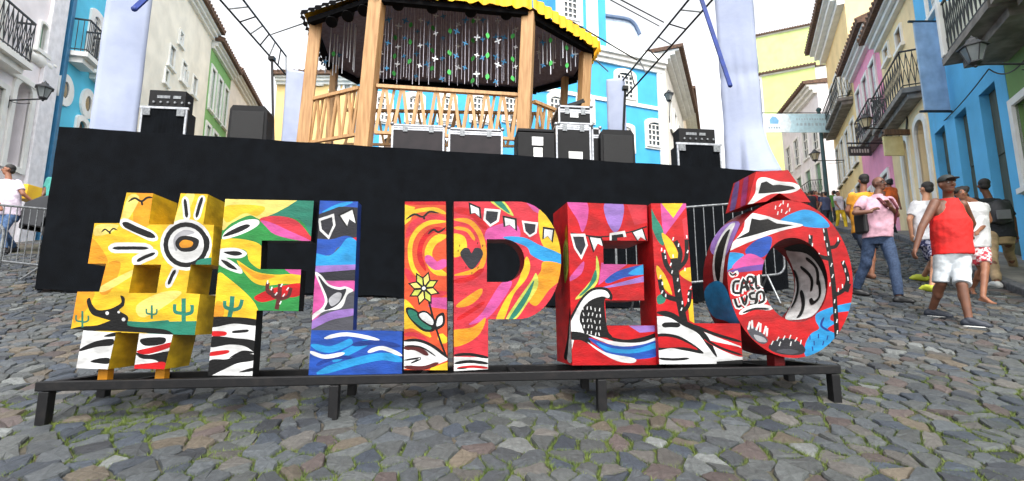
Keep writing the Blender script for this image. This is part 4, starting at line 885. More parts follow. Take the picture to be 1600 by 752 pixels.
# ---- 'F'
L = Letter(310, 300, 2.505, 330, 485, depth=.11, side='blk', base='grn')
L.blob('pyel', [(96, 20), (250, 22), (400, 28), (340, 62), (250, 106), (200, 92), (130, 122), (92, 146)]).blob('yel', [(100, 60), (180, 50), (260, 60), (230, 95), (180, 84), (110, 120)])
L.blob('teal', [(400, 28), (460, 30), (450, 175), (400, 112), (300, 94), (262, 100), (330, 70)])
L.blob('rose', [(240, 105), (300, 94), (380, 110), (436, 170), (446, 196), (380, 186), (300, 165), (262, 132)]).blob('pink', [(245, 112), (290, 122), (350, 150), (440, 192), (380, 188), (300, 167), (265, 137)])
L.blob('yel', [(88, 186), (170, 185), (238, 204), (252, 240), (246, 302), (200, 272), (180, 226), (88, 226)])
L.blob('yel', [(150, 268), (220, 310), (300, 324), (404, 322), (398, 356), (330, 360), (250, 366), (200, 340)]).blob('amb', [(160, 280), (230, 318), (300, 330), (240, 345), (190, 315)])
L.poly('pink', [(330, 298), (406, 300), (402, 326), (360, 320)]).blob('red', [(218, 416), (240, 398), (300, 375), (400, 358), (396, 406), (320, 416), (250, 432)])
L.blob('yel', [(78, 318), (120, 340), (190, 400), (228, 450), (225, 500), (55, 500), (62, 400)]).blob('amb', [(70, 430), (100, 440), (95, 490), (60, 490)])
for big, sm in (([(94, 184), (110, 150), (170, 115), (225, 107), (238, 125), (200, 152), (140, 176)], [(97, 176), (120, 155), (180, 128), (202, 134), (160, 158)]), ([(84, 224), (150, 220), (190, 240), (160, 260), (84, 252)], [(98, 236), (150, 232), (172, 243), (140, 250)]), ([(78, 252), (120, 264), (166, 298), (168, 320), (120, 306), (78, 282)], [(88, 266), (120, 276), (152, 304), (118, 296)])): L.blob('wht', big).blob('blk', sm)
for x, y, h, k, c in ((125, 500, 92, 18, 'teal'), (312, 460, 100, 17, 'brn')):
    L.st(c, [(x-6, y), (x+4, y-h*.5), (x+8, y-h)], k, False).st(c, [(x, y-h*.4), (x+h*.38, y-h*.5), (x+h*.5, y-h*.85)], k*.8, False).st(c, [(x, y-h*.45), (x-h*.22, y-h*.55), (x-h*.24, y-h*.8)], k*.8, False)
    if c == 'brn': L.st(c, [(x, y-h*.5), (x-h*.4, y-h*.7), (x-h*.4, y-h*1.05)], k*.9, False).ticks('wht', [(270, 360), (284, 385), (300, 405), (318, 440), (330, 410), (345, 385), (322, 372)], 14, 5)
L.poly('wht', [(50, 500), (230, 505), (215, 730), (30, 730)]).blob('blk', [(50, 492), (140, 490), (230, 500), (228, 524), (140, 516), (50, 530)])
L.blob('blk', [(48, 566), (140, 572), (224, 585), (224, 628), (180, 604), (120, 598), (46, 608)]).blob('blk', [(44, 660), (110, 655), (160, 638), (216, 636), (214, 660), (150, 672), (90, 700), (36, 720)]).blob('blk', [(120, 650), (170, 622), (216, 626), (214, 632), (160, 640)])
L.blob('red', [(50, 546), (106, 547), (104, 563), (50, 563)]).blob('red', [(44, 628), (114, 619), (112, 633), (44, 643)]).blob('blk', [(136, 544), (192, 539), (190, 549), (138, 553)]).blob('blk', [(158, 706), (212, 688), (210, 702)])
L.build([(105, 28), (452, 35), (440, 192), (248, 190), (243, 302), (402, 304), (392, 467), (228, 464), (211, 720), (37, 718)], (), 'green and yellow letter F with petals and striped foot')
# ---- 'L'
L = Letter(470, 300, 2.508, 484, 628, depth=.12, side='dblu', base='gry')
L.poly('blu', [(60, 20), (240, 20), (232, 62), (150, 56), (60, 92)]).blob('cya', [(84, 78), (150, 45), (205, 40), (160, 60), (110, 76)]).poly('dgry', [(60, 92), (150, 58), (232, 62), (226, 182), (60, 186)])
L.blob('blu', [(56, 188), (120, 186), (180, 172), (228, 195), (220, 222), (150, 216), (120, 246), (56, 242)]).poly('red', [(198, 182), (226, 176), (224, 202)])
L.blob('cya', [(50, 242), (110, 250), (150, 220), (185, 180), (224, 202), (222, 292), (50, 294)]).poly('lil', [(50, 290), (222, 284), (222, 305), (50, 318)])
L.poly('dgry', [(50, 318), (222, 304), (222, 356), (50, 340)]).blob('pink', [(40, 330), (100, 348), (222, 350), (222, 385), (150, 400), (100, 450), (36, 510)])
L.blob('wht', [(54, 314), (82, 328), (110, 362), (150, 374), (175, 371), (206, 386), (182, 404), (158, 455), (92, 468), (38, 506), (48, 480), (84, 452), (94, 420), (74, 365)])
L.blob('dgry', [(68, 330), (105, 368), (150, 384), (178, 381), (160, 425), (130, 452), (92, 462), (104, 420)]).blob('lgry', [(110, 420), (140, 395), (160, 400), (150, 430), (120, 448)])
L.blob('lil', [(36, 512), (120, 470), (214, 458), (212, 482), (120, 502), (36, 540)]).flag([(68, 106), (130, 85), (136, 130), (110, 186), (74, 152)], True).flag([(145, 90), (206, 60), (222, 128), (190, 106), (180, 142)], False, .78)
L.poly('blu', [(20, 542), (410, 545), (410, 730), (20, 730)]).st('cya', [(40, 600), (110, 618), (180, 594), (200, 580)], 26).st('cya', [(62, 712), (190, 672), (320, 645), (400, 662)], 30).st('cya', [(124, 664), (195, 622), (275, 582)], 28).st('dblu', [(200, 600), (290, 590), (390, 605)], 20).st('dblu', [(60, 680), (130, 650), (200, 650)], 16)
L.st('wht', [(92, 574), (180, 558), (308, 580)], 15).st('wht', [(34, 626), (95, 646), (172, 632)], 16).st('wht', [(262, 628), (320, 612), (398, 642)], 16)
L.build([(75, 34), (224, 38), (204, 541), (398, 547), (396, 716), (30, 718)], (), 'blue and grey letter L with bunting, white bird and waves')
# ---- 'I'
def swirl(L, cx, cy, n=1):
    for r, c, w_ in ((215, 'amb', 30), (180, 'rose', 26), (150, 'yel', 26), (120, 'red', 22), (96, 'yel', 22), (70, 'pink', 24), (45, 'amb', 20)):
        a0 = random.uniform(0, 6.28); L.st(c, [(cx+r*math.cos(a0+t*.45)*(1-.02*t), cy+r*math.sin(a0+t*.45)*(1-.02*t)*1.15) for t in range(11)], w_)
L = Letter(470, 300, 2.508, 632, 698, depth=.12, side='dred', base='org')
L.poly('yel', [(400, 48), (448, 60), (430, 110), (400, 136)]).poly('red', [(400, 30), (580, 30), (580, 52), (400, 50)])
L.st('yel', [(408, 92), (450, 76), (520, 68), (570, 86)], 16).st('rose', [(412, 180), (450, 120), (520, 100), (572, 112)], 26).st('yel', [(572, 116), (500, 122), (450, 160), (428, 220), (440, 300), (490, 356)], 18).st('red', [(572, 150), (520, 150), (478, 190), (466, 250), (490, 310)], 20)
L.st('yel', [(572, 172), (525, 190), (500, 240), (520, 300), (572, 325)], 30).st('pink', [(574, 270), (530, 290), (490, 250)], 34).st('rose', [(410, 300), (440, 350), (500, 400), (575, 395)], 26).poly('pink', [(502, 414), (580, 414), (580, 462), (500, 450)]).blob('yel', [(400, 426), (440, 450), (512, 568), (440, 536), (400, 530)]).st('yel', [(540, 560), (572, 590)], 30).st('rose', [(404, 560), (450, 560), (500, 590)], 18)
L.st('blk', [(500, 420), (520, 500), (545, 580), (572, 650)], 8, False)
for i in range(8):
    a = i*math.pi/4+.3; x, y = 482+math.cos(a)*34, 378+math.sin(a)*38
    q = [(482, 378), (x-math.sin(a)*17, y+math.cos(a)*17), (482+math.cos(a)*66, 378+math.sin(a)*70), (x+math.sin(a)*17, y-math.cos(a)*17)]; L.poly('blk', q); cx = sum(p[0] for p in q)/4; cy = sum(p[1] for p in q)/4; L.poly('lime' if i % 2 else 'pyel', [(cx+(p[0]-cx)*.66, cy+(p[1]-cy)*.66) for p in q])
L.o('blk', 482, 378, 13).o('wht', 482, 378, 7)
L.blob('blk', [(412, 456), (450, 462), (526, 536), (480, 546), (426, 496)]).blob('teal', [(420, 464), (450, 470), (512, 532), (482, 536), (432, 496)]).blob('blk', [(456, 476), (490, 466), (526, 500), (520, 532), (472, 506)]).blob('wht', [(464, 480), (490, 474), (518, 502), (514, 522), (478, 502)]).blob('blk', [(524, 540), (530, 490), (560, 474), (562, 522)]).blob('wht', [(532, 526), (537, 496), (554, 486), (554, 516)])
L.poly('wht', [(396, 586), (460, 584), (520, 608), (584, 656), (500, 690), (396, 694)]).st('blk', [(402, 584), (460, 582), (520, 606), (580, 654)], 12).st('brn', [(404, 612), (450, 612), (500, 640)], 20).st('blk', [(404, 604), (470, 608), (530, 645)], 6).st('brn', [(404, 686), (480, 690), (540, 670)], 16).st('blk', [(404, 660), (470, 652), (430, 672)], 8).poly('yel', [(510, 690), (584, 664), (584, 710), (500, 706)])
L.st('blk', [(412, 108), (445, 88), (478, 98), (505, 78), (540, 84)], 8).st('blk', [(480, 98), (486, 108)], 8).st('blk', [(498, 166), (520, 148), (540, 158), (568, 140)], 8)
L.build([(408, 38), (568, 38), (575, 699), (404, 698)], (), 'orange swirling letter I with a pale flower')
# ---- 'P'
L = Letter(690, 300, 2.505, 708, 876, yaw=4, depth=.2, side='dred', base='rose')
L.st('amb', [(46, 108), (110, 118), (152, 170), (166, 250), (140, 305), (50, 326)], 20).blob('yel', [(40, 168), (90, 176), (98, 230), (70, 252), (40, 248)]).st('red', [(46, 70), (120, 85), (178, 150)], 26).st('amb', [(46, 140), (100, 150), (130, 190)], 14).st('red', [(46, 350), (110, 340), (165, 300)], 20)
L.blob('pink', [(175, 150), (215, 130), (285, 120), (308, 172), (250, 186), (176, 190)]).poly('pink', [(330, 40), (380, 50), (400, 95), (360, 75)]).blob('lime', [(190, 36), (240, 34), (282, 92), (252, 80)]).blob('teal', [(205, 38), (235, 38), (268, 82), (250, 76)])
L.blob('yel', [(385, 66), (440, 110), (480, 250), (420, 232), (392, 200), (380, 140)]).blob('cya', [(240, 178), (320, 178), (384, 208), (476, 250), (476, 290), (400, 272), (350, 246), (330, 214)])
L.blob('amb', [(400, 272), (476, 288), (462, 345), (420, 385), (372, 445), (340, 420), (362, 350), (388, 310)]).blob('yel', [(330, 255), (347, 290), (330, 342), (282, 402), (242, 502), (212, 502), (250, 420), (300, 350)])
L.blob('lime', [(370, 318), (377, 370), (332, 442), (292, 496), (250, 502), (300, 420), (350, 350)]).blob('teal', [(362, 346), (342, 410), (292, 486), (264, 496), (320, 410)])
L.blob('pink', [(232, 358), (276, 354), (242, 420), (182, 492), (106, 520), (160, 470)]).blob('amb', [(56, 446), (100, 410), (154, 378), (156, 402), (120, 438), (80, 452)]).blob('amb', [(40, 545), (120, 530), (172, 492), (152, 552), (100, 592), (40, 605)]).st('red', [(60, 500), (110, 470), (170, 430)], 16)
L.blob('dgry', [(117, 304), (85, 268), (73, 240), (88, 220), (107, 222), (117, 240), (130, 220), (152, 222), (162, 242), (150, 270)]).ticks('blk', [(70, 215), (64, 235), (140, 205), (160, 215), (95, 300), (118, 322), (140, 300)], 9, 3)
L.flag([(105, 40), (152, 60), (157, 108), (130, 84), (110, 88)], False, .7).flag([(168, 64), (232, 70), (224, 116), (190, 137), (163, 110)], True).flag([(238, 92), (294, 104), (296, 155), (265, 130), (243, 138)], False).flag([(314, 112), (378, 120), (372, 162), (345, 178), (322, 156)], True).flag([(396, 136), (443, 143), (435, 200), (415, 174), (394, 188)], False)
L.poly('wht', [(40, 645), (190, 648), (190, 705), (40, 710)]).st('blk', [(46, 640), (110, 636), (186, 650)], 12).st('blk', [(50, 672), (110, 664), (184, 672)], 12).st('red', [(60, 690), (120, 684), (184, 690)], 10).st('blk', [(60, 692), (100, 690)], 5)
pO = [(48, 38), (290, 38)]+[(300+168*math.cos(t), 268-230*math.sin(t)) for t in np.linspace(1.5, -1.5, 20)]+[(280, 498), (182, 498), (182, 694), (48, 702)]
L.build(pO, [[(177, 185), (250, 185)]+[(245+80*math.cos(t), 269-84*math.sin(t)) for t in np.linspace(1.4, -1.4, 14)]+[(250, 353), (177, 353)]], 'pink red letter P with bunting and a dark heart')
# ---- 'E'
L = Letter(860, 300, 2.508, 890, 1026, yaw=5, depth=.42)
L.blob('pink', [(66, 36), (140, 38), (147, 100), (126, 158), (106, 110)]).blob('lil', [(213, 44), (285, 46), (277, 130), (250, 158), (220, 110)]).poly('rose', [(300, 50), (384, 52), (384, 120), (330, 130)])
L.st('blk', [(80, 162), (200, 176), (300, 160), (378, 136)], 5, False)
L.flag([(78, 164), (136, 164), (147, 210), (122, 266), (93, 222)], True).flag([(146, 170), (202, 177), (212, 216), (186, 202), (168, 240)], False, .75).poly('wht', [(232, 162), (292, 152), (302, 194), (232, 194)]).poly('blk', [(240, 170), (284, 164), (290, 194), (240, 194)]).poly('red', [(262, 180), (300, 176), (320, 192), (262, 194)]).flag([(316, 155), (362, 138), (380, 194), (355, 178), (340, 194)], False, .78)
L.poly('pink', [(200, 278), (306, 280), (215, 346), (188, 366)]).blob('blu', [(216, 345), (270, 308), (370, 286), (370, 320), (290, 336), (230, 358)]).blob('cya', [(306, 322), (340, 296), (372, 284), (372, 322)]).poly('lil', [(180, 380), (372, 328), (372, 352), (240, 374)])
L.blob('pink', [(76, 335), (130, 272), (122, 320), (78, 350)]).blob('lime', [(180, 250), (192, 300), (182, 360), (130, 408), (97, 420), (140, 370), (175, 320)]).blob('teal', [(176, 306), (179, 345), (135, 396), (113, 406), (150, 365)])
L.blob('blk', [(66, 520), (94, 460), (126, 408), (168, 376), (220, 376), (242, 402), (240, 424), (214, 420), (214, 480), (226, 545), (240, 570), (170, 570), (80, 570)]).blob('wht', [(72, 530), (100, 468), (132, 416), (170, 386), (214, 386), (232, 405), (226, 416), (200, 410), (150, 430), (122, 480), (124, 530), (130, 556), (76, 556)]).blob('blk', [(116, 484), (142, 438), (200, 428), (208, 470), (204, 540), (222, 566), (170, 552), (122, 522)])
L.ticks('wht', [(128+16*i+4*(j % 2), 462+24*j+(6 if i > 2 else 0)) for i in range(5) for j in range(5)], 13, 4, 1.6)
L.poly('wht', [(76, 552), (100, 548), (88, 600), (70, 680), (60, 680)]).blob('blk', [(80, 548), (140, 558), (158, 598), (120, 582), (82, 578)])
L.poly('lil', [(300, 520), (424, 520), (424, 546), (350, 552)]).blob('blk', [(200, 556), (280, 578), (350, 572), (424, 550), (424, 566), (350, 592), (270, 594)])
L.blob('blu', [(150, 572), (240, 600), (330, 604), (424, 578), (424, 640), (330, 656), (240, 642), (190, 608)]).blob('wht', [(146, 558), (250, 586), (350, 590), (424, 566), (424, 576), (350, 600), (250, 602)]).blob('cya', [(180, 590), (240, 612), (330, 616), (424, 588), (424, 608), (330, 632), (230, 626)]).blob('wht', [(146, 588), (220, 630), (328, 652), (324, 670), (260, 662), (186, 622)])
eO = [(66, 40), (378, 52), (382, 192), (206, 190), (208, 283), (364, 285), (368, 425), (214, 425), (220, 525), (415, 524), (418, 678), (86, 680)]
eo = L.build(eO, (), 'red letter E with bunting and a breaking wave')
def side_paint(L, o, top, bot, items):      # painted marks on a visible left side face: (depth 0..1, height 0..1) polygons laid 2 mm proud
    a, b = L.m([top, bot])
    for c, pts in items:
        pts = [(min(.98, max(.01, u)), min(.99, max(.01, v))) for u, v in catmull(pts, 4)]; mb = MB(); V, T, _ = tri_paint(pts)
        P = [L.pl.p(b[0]+(a[0]-b[0])*v-.002, b[1]+(a[1]-b[1])*v, L.depth*u) for u, v in V]; mb.add(P, [tuple(t) for t in T]+[tuple(t[::-1]) for t in T]); mb.build('painted_mark', paint(C[c]), o)
side_paint(L, eo, (66, 40), (86, 680), [('lime', [(.05, .58), (.3, .5), (.35, .7), (.15, .78), (.04, .74)]), ('teal', [(.1, .6), (.26, .55), (.28, .68), (.14, .74)]), ('amb', [(.04, .75), (.2, .8), (.06, .86)]), ('wht', [(.02, .02), (.3, .03), (.18, .12), (.02, .28)]), ('blk', [(.3, .03), (.5, .04), (.24, .16), (.03, .34), (.02, .28), (.18, .12)])])
# ---- second 'L'
L = Letter(1000, 300, 2.505, 1022, 1160, depth=.36)
L.poly('yel', [(80, 40), (172, 40), (130, 102)]).poly('pink', [(80, 40), (130, 102), (172, 40), (186, 52), (95, 172), (86, 130)]).blob('teal', [(40, 62), (62, 100), (90, 150), (93, 208), (70, 192), (44, 130)]).blob('yel', [(86, 160), (130, 200), (158, 272), (130, 276), (98, 212)]).blob('yel', [(66, 288), (100, 330), (126, 402), (90, 372), (68, 332)]).blob('yel', [(158, 312), (204, 296), (208, 352), (165, 332)]).poly('yel', [(186, 420), (214, 420), (218, 516), (194, 504)]).blob('teal', [(68, 408), (102, 398), (96, 432), (70, 438)]).poly('rose', [(165, 110), (190, 90), (200, 200), (175, 190)])
for p, w_ in (([(132, 260), (150, 400), (178, 535)], 28), ([(92, 236), (105, 290), (142, 334)], 19), ([(78, 342), (95, 402), (152, 424)], 19), ([(138, 192), (158, 240), (146, 300)], 18), ([(182, 186), (180, 262), (148, 304)], 16), ([(196, 384), (190, 440), (164, 474)], 16)): L.st('blk', p, w_, False)
L.ticks('wht', [(84, 232), (100, 262), (96, 240), (128, 190), (150, 215), (184, 182), (184, 240), (130, 258), (118, 290), (124, 320), (78, 338), (88, 365), (84, 398), (100, 412), (146, 350), (150, 392), (196, 380), (188, 404), (190, 430), (160, 465), (166, 440), (176, 310)], 13, 5, 1.4)
L.poly('wht', [(60, 486), (120, 488), (205, 530), (395, 605), (415, 690), (60, 690)]).st('blk', [(66, 472), (120, 482), (170, 512), (240, 552), (300, 645)], 22).st('blk', [(86, 522), (120, 520), (158, 522)], 20)
L.blob('blk', [(62, 560), (130, 558), (190, 584), (250, 632), (180, 622), (120, 612), (62, 618)]).blob('red', [(66, 570), (130, 570), (190, 594), (226, 618), (170, 608), (66, 608)]).poly('red', [(212, 508), (400, 508), (400, 584), (300, 560), (230, 532)]).st('blk', [(205, 520), (290, 556), (400, 588)], 12).blob('red', [(250, 578), (300, 588), (400, 612), (400, 646), (320, 620)]).st('blk', [(250, 572), (310, 608), (402, 640)], 9).st('blk', [(72, 652), (130, 656), (192, 652)], 10).poly('blk', [(300, 664), (410, 656), (410, 690), (300, 690)])
L.build([(43, 45), (180, 45), (213, 515), (392, 515), (403, 672), (76, 675)], (), 'red letter L with a black cactus and striped foot')
# ---- 'O' with its circumflex
L = Letter(1090, 250, 2.277, 1130, 1330, depth=.40, base='red', side='dred'); LO = L
L.blob('cya', [(292, 216), (370, 178), (430, 192), (470, 238), (400, 240), (350, 228)]).blob('wht', [(100, 326), (160, 252), (176, 192), (240, 198), (290, 214), (376, 232), (300, 252), (180, 294)]).poly('blk', [(132, 284), (182, 256), (192, 208), (222, 214), (250, 210), (282, 226), (345, 232), (260, 250), (180, 273)])
L.ticks('wht', [(276, 176), (290, 166), (304, 158), (320, 168), (284, 196), (298, 188), (312, 192), (326, 184)], 13, 4, 1.2)
L.blob('blu', [(172, 318), (215, 282), (262, 274), (256, 322), (225, 348), (178, 338)]).blob('cya', [(92, 335), (162, 334), (150, 362), (96, 396)]).blob('pink', [(132, 368), (180, 334), (228, 350), (240, 372), (170, 386), (126, 388)]).poly('pur', [(96, 398), (165, 380), (240, 370), (236, 392), (150, 400)])
L.blob('cya', [(426, 545), (490, 520), (570, 506), (570, 532), (486, 546), (472, 568), (490, 580), (462, 602), (494, 622), (482, 655), (440, 694), (386, 700), (382, 660), (402, 620), (432, 600), (420, 572)]).st('dblu', [(450, 560), (440, 590), (470, 610)], 8).ticks('dblu', [(400, 640), (415, 660), (430, 635), (445, 660), (410, 680), (460, 640)], 16, 4, 1.5)
for p, w_ in (([(452, 244), (470, 340), (484, 450), (492, 560), (496, 650)], 17), ([(402, 268), (408, 330), (466, 352)], 15), ([(504, 284), (490, 308), (462, 312)], 13), ([(516, 360), (534, 420), (520, 462), (484, 482)], 15), ([(540, 440), (530, 470)], 13)): L.st('blk', p, w_, False)
L.ticks('wht', [(400, 280), (408, 310), (404, 330), (430, 345), (450, 258), (452, 286), (462, 310), (500, 290), (466, 340), (474, 380), (478, 420), (470, 450), (516, 372), (526, 400), (536, 430), (516, 456), (500, 470), (486, 510), (490, 545), (494, 580), (496, 620), (424, 352)], 14, 4, 1.5)
L.blob('gry', [(176, 590), (210, 600), (250, 640), (230, 655), (190, 630)]).blob('lgry', [(200, 622), (235, 632), (245, 648), (215, 645)]).ticks('wht', [(180, 604), (195, 600), (208, 606), (222, 612), (236, 620), (246, 628)], 30, 7, 1.4).blob('dgry', [(252, 668), (280, 640), (320, 634), (360, 646), (384, 676), (360, 694), (290, 690)]).blob('gry', [(280, 680), (320, 672), (360, 682), (330, 692)]).ticks('wht', [(262, 658), (282, 644), (304, 640), (326, 638), (346, 646), (366, 656), (290, 662), (330, 662)], 16, 4, 1.3)
# signature lettering, white outlined black strokes
SGN = [[(150, 432), (130, 436), (128, 470), (150, 474)], [(152, 476), (164, 424), (178, 466)], [(156, 456), (174, 450)], [(182, 464), (178, 420), (196, 418), (198, 436), (182, 442), (200, 462)], [(206, 412), (210, 456), (222, 452)], [(226, 408), (228, 444), (240, 442), (238, 406)],
       [(132, 494), (142, 522), (156, 518)], [(156, 486), (168, 516), (176, 482)], [(204, 472), (186, 478), (190, 494), (206, 496), (204, 514), (186, 516)], [(212, 510), (212, 476), (232, 470), (236, 500), (214, 510)]]
for p in SGN: L.poly('wht', stroke(p, 21, False, 3) if len(p) > 2 else stroke(p, 21, False))
for p in SGN: L.poly('blk', stroke(p, 9, False, 3) if len(p) > 2 else stroke(p, 9, False))
L.st('wht', [(112, 398), (124, 412), (140, 400), (134, 416)], 14).st('blk', [(114, 400), (124, 410), (138, 402)], 6)
L.st('wht', [(148, 548), (200, 524), (268, 528)], 20).st('blk', [(160, 544), (205, 530), (256, 531)], 8)
def ell(cx, cy, rx, ry, n=72, sk=0): return [(cx+rx*math.cos(6.2832*i/n)+sk*math.sin(6.2832*i/n), cy+ry*math.sin(6.2832*i/n)) for i in range(n)]
oO = ell(329, 424, 223, 281, 80, 14); oH = ell(346, 427, 117, 150, 60, 10)
oo = L.build(oO, [oH], 'red letter O painted with mountains, cacti and a river, its circumflex above')
def ring_paint(L, o, ring, items, out):     # marks on the curved side walls: (index along ring, depth 0..1)
    P = L.m(ring); n = len(P); cx = sum(p[0] for p in P)/n; cz = sum(p[1] for p in P)/n
    def at_(i, d):
        i0 = int(math.floor(i)) % n; t = i-math.floor(i); a, b = P[i0], P[(i0+1) % n]; s, z = a[0]+(b[0]-a[0])*t, a[1]+(b[1]-a[1])*t
        r = math.hypot(s-cx, z-cz); k = 1+out*.002/r; return L.pl.p(cx+(s-cx)*k, cz+(z-cz)*k, L.depth*d)
    for lay, (c, pts) in enumerate(items):
        pts = catmull(pts, 4); xs_ = [p[0] for p in pts]; grid = [[(x, 0), (x, 1)] for x in range(int(min(xs_)), int(max(xs_))+2)]
        lines = [([(x, -.1), (x, 1.1)], 0) for x in range(int(min(xs_))+1, int(max(xs_))+1)]
        V, T, _ = tri_paint(pts, (), lines); mb = MB(); k_ = out; 
        mb.add([at_(u, v) for u, v in V], [tuple(t) for t in T])
        q = mb.build('painted_mark', paint(C[c]), o); bm = bmesh.new(); bm.from_mesh(q.data); bmesh.ops.remove_doubles(bm, verts=bm.verts, dist=2e-4); bm.to_mesh(q.data); bm.free(); q.location = Vector((-.0014*lay, -.0004*lay, 0))
n8 = 80
ring_paint(L, oo, oO, [('lil', [(44, .1), (50, .1), (52, .9), (46, .9)]), ('wht', [(38, .25), (43, .12), (50, .3), (51, .62), (46, .66), (40, .5)]), ('blk', [(39.5, .3), (44, .22), (49, .36), (49, .52), (45, .56), (41, .44)]), ('cya', [(32, .02), (38, .02), (40, .4), (38.5, .95), (34, .9), (33, .5)])], 1)
ring_paint(L, oo, oH, [('wht', [(50, .25), (54, .06), (60, .04), (66, .04), (71, .1), (72, .6), (68, .95), (58, .95), (51, .8)]), ('blk', [(49.5, .15), (54, .02), (62, .03), (58, .12), (53, .3), (51, .7), (49.5, .7)]), ('blk', [(54, .34), (57, .2), (60.5, .24), (60.6, .31), (57, .28), (54.6, .42)]), ('blk', [(56, .62), (59, .4), (62, .42), (62, .48), (59.2, .48), (56.6, .68)]), ('blk', [(60, .2), (64, .14), (66, .3), (64.6, .44), (64, .38), (64.8, .28), (63.6, .2), (60.4, .26)]), ('blk', [(62, .7), (66, .5), (70, .36), (70.4, .44), (66.4, .58), (62.6, .78)]), ('blk', [(57, .86), (61, .82), (66, .86), (66, .92), (61, .89), (57, .93)])], -1)
# circumflex
ozs = L.layers; L2_ = Letter(1090, 250, 2.277, 1130, 1330, depth=.34, base='red', side='red')
L2_.blob('wht', [(176, 162), (204, 120), (212, 72), (240, 62), (290, 76), (344, 82), (366, 100), (330, 118), (260, 122), (200, 154)]).poly('blk', [(216, 120), (226, 82), (245, 76), (268, 90), (290, 88), (340, 95), (348, 103), (300, 113), (240, 119)])
ac = L2_.build([(208, 42), (322, 36), (402, 150), (345, 150), (292, 118), (245, 148), (178, 158)], (), 'red circumflex accent with a black mountain', parent=oo)
side_paint(L2_, ac, (208, 42), (178, 158), [('pink', [(.1, .02), (.3, .02), (.5, .95), (.3, .98)]), ('lil', [(.55, .03), (.8, .03), (.92, .95), (.7, .97)])])
for x, z in ((292, 135),):
    s, zz = L.pl.hit(*L.px((310, 140))); mb = MB(); mb.box(L.pl.p(s-.03, zz-.09, .12), L.pl.u*.06, (0, 0, .16), L.pl.n*.1); mb.build('peg', paint(C['dred']), oo)
s, zz = L.pl.hit(*L.px((320, 706))); mb = MB(); mb.box(L.pl.p(s-.04, beam_z(BP.L)-.02, .1), L.pl.u*.08, (0, 0, zz-beam_z(BP.L)+.06), L.pl.n*.1); mb.build('peg', paint(C['dred']), oo)
# ------------------------------------------------------------------ crowd barriers
def barrier(label, A, B, h=1.1, n=17, zb=.2):
    A, B = Vector(A), Vector(B); A.z = gz(A.x, A.y); B.z = gz(B.x, B.y); u = (B-A).normalized(); up = Vector((0, 0, 1)); nn = Vector((-u.y, u.x, 0)).normalized(); Ln = (B-A).length
    r = thing('crowd_barrier', (A+B)/2, label, 'barrier', 'galvanised crowd barriers'); R = .14
    def P(s, z): return A+u*s+up*z
    pts = []
    for cx, cz, a0 in ((Ln-R, h-R, 0), (R, h-R, 90), (R, zb+R, 180), (Ln-R, zb+R, 270)):
        for k in range(5): a = math.radians(a0+k*22.5); pts.append(P(cx+R*math.cos(a), cz+R*math.sin(a)))
    mb = MB(); mb.path(pts+[pts[0]], .019, 8); mb.build('frame', GALV, r)
    for i in range(1, n):
        s = Ln*i/n; mb = MB(); mb.tube(P(s, zb), P(s, h), .008, n=6); mb.build('bar', GALV, r)
    for s in (.3, Ln-.3):
        mb = MB(); c = P(s, 0); a = c+nn*.28; b = c-nn*.28; a.z = gz(a.x, a.y)+.035; b.z = gz(b.x, b.y)+.035
        mb.path([a, P(s, zb), b], .015, 6); mb.bar(a, b, .04, .012) if False else None; mb.build('foot', GALV, r)
a = at(964, 440, 7.75); b = at(1228, 440, 8.0); barrier('steel crowd barrier standing in front of the black stage behind the letters', a, b, 1.58, n=17, zb=.4)
a = at(-110, 405, 8.35); b = at(92, 405, 7.95); barrier('steel crowd barrier beside the left end of the stage', a, b, n=19)
a = at(-210, 440, 6.2); b = at(-6, 440, 6.5); barrier('steel crowd barrier with only its foot reaching into the open square', a, b)
# ------------------------------------------------------------------ people
def vox(mb, v, smooth=5, name='part'):
    me = mb.mesh('tmp', []); ob = bpy.data.objects.new('tmp', me); COL.objects.link(ob)
    m = ob.modifiers.new('r', 'REMESH'); m.mode = 'VOXEL'; m.voxel_size = v
    if smooth: s = ob.modifiers.new('s', 'SMOOTH'); s.factor = .5; s.iterations = smooth
    dg = bpy.context.evaluated_depsgraph_get(); out = bpy.data.meshes.new_from_object(ob.evaluated_get(dg)); bpy.data.objects.remove(ob); bpy.data.meshes.remove(me)
    out.name = name; out.polygons.foreach_set('use_smooth', [True]*len(out.polygons)); return out
def capsule(mb, a, ra, b, rb, n=12):
    mb.tube(a, b, ra, rb, n); mb.ball(a, ra*.998, n=n, k=8); mb.ball(b, rb*.998, n=n, k=8)
def fabric(name, c, c2=None, sc=14): return mat('fabric_'+name, c, .85, c2 or tuple(int(v*.8) for v in c), sc if c2 else 5, bump=.25, bscale=26, lo=.42, hi=.58) if not c2 else mat('fabric_'+name, c, .85, c2, sc, detail=2, lo=.47, hi=.53, bump=.2, bscale=26)
SKIN = {'d': mat('skin_deep', (112, 72, 52), .55, (94, 60, 44), 9), 'm': mat('skin_brown', (150, 100, 74), .55, (130, 84, 62), 9), 'l': mat('skin_tan', (188, 138, 108), .55, (168, 120, 94), 9)}
HAIR = mat('black_hair', (22, 19, 18), .6, (34, 29, 27), 40, bump=.5, bscale=120); EYEW = mat('eye_white', (220, 216, 210), .3); LIP = mat('lips', (120, 62, 56), .5)
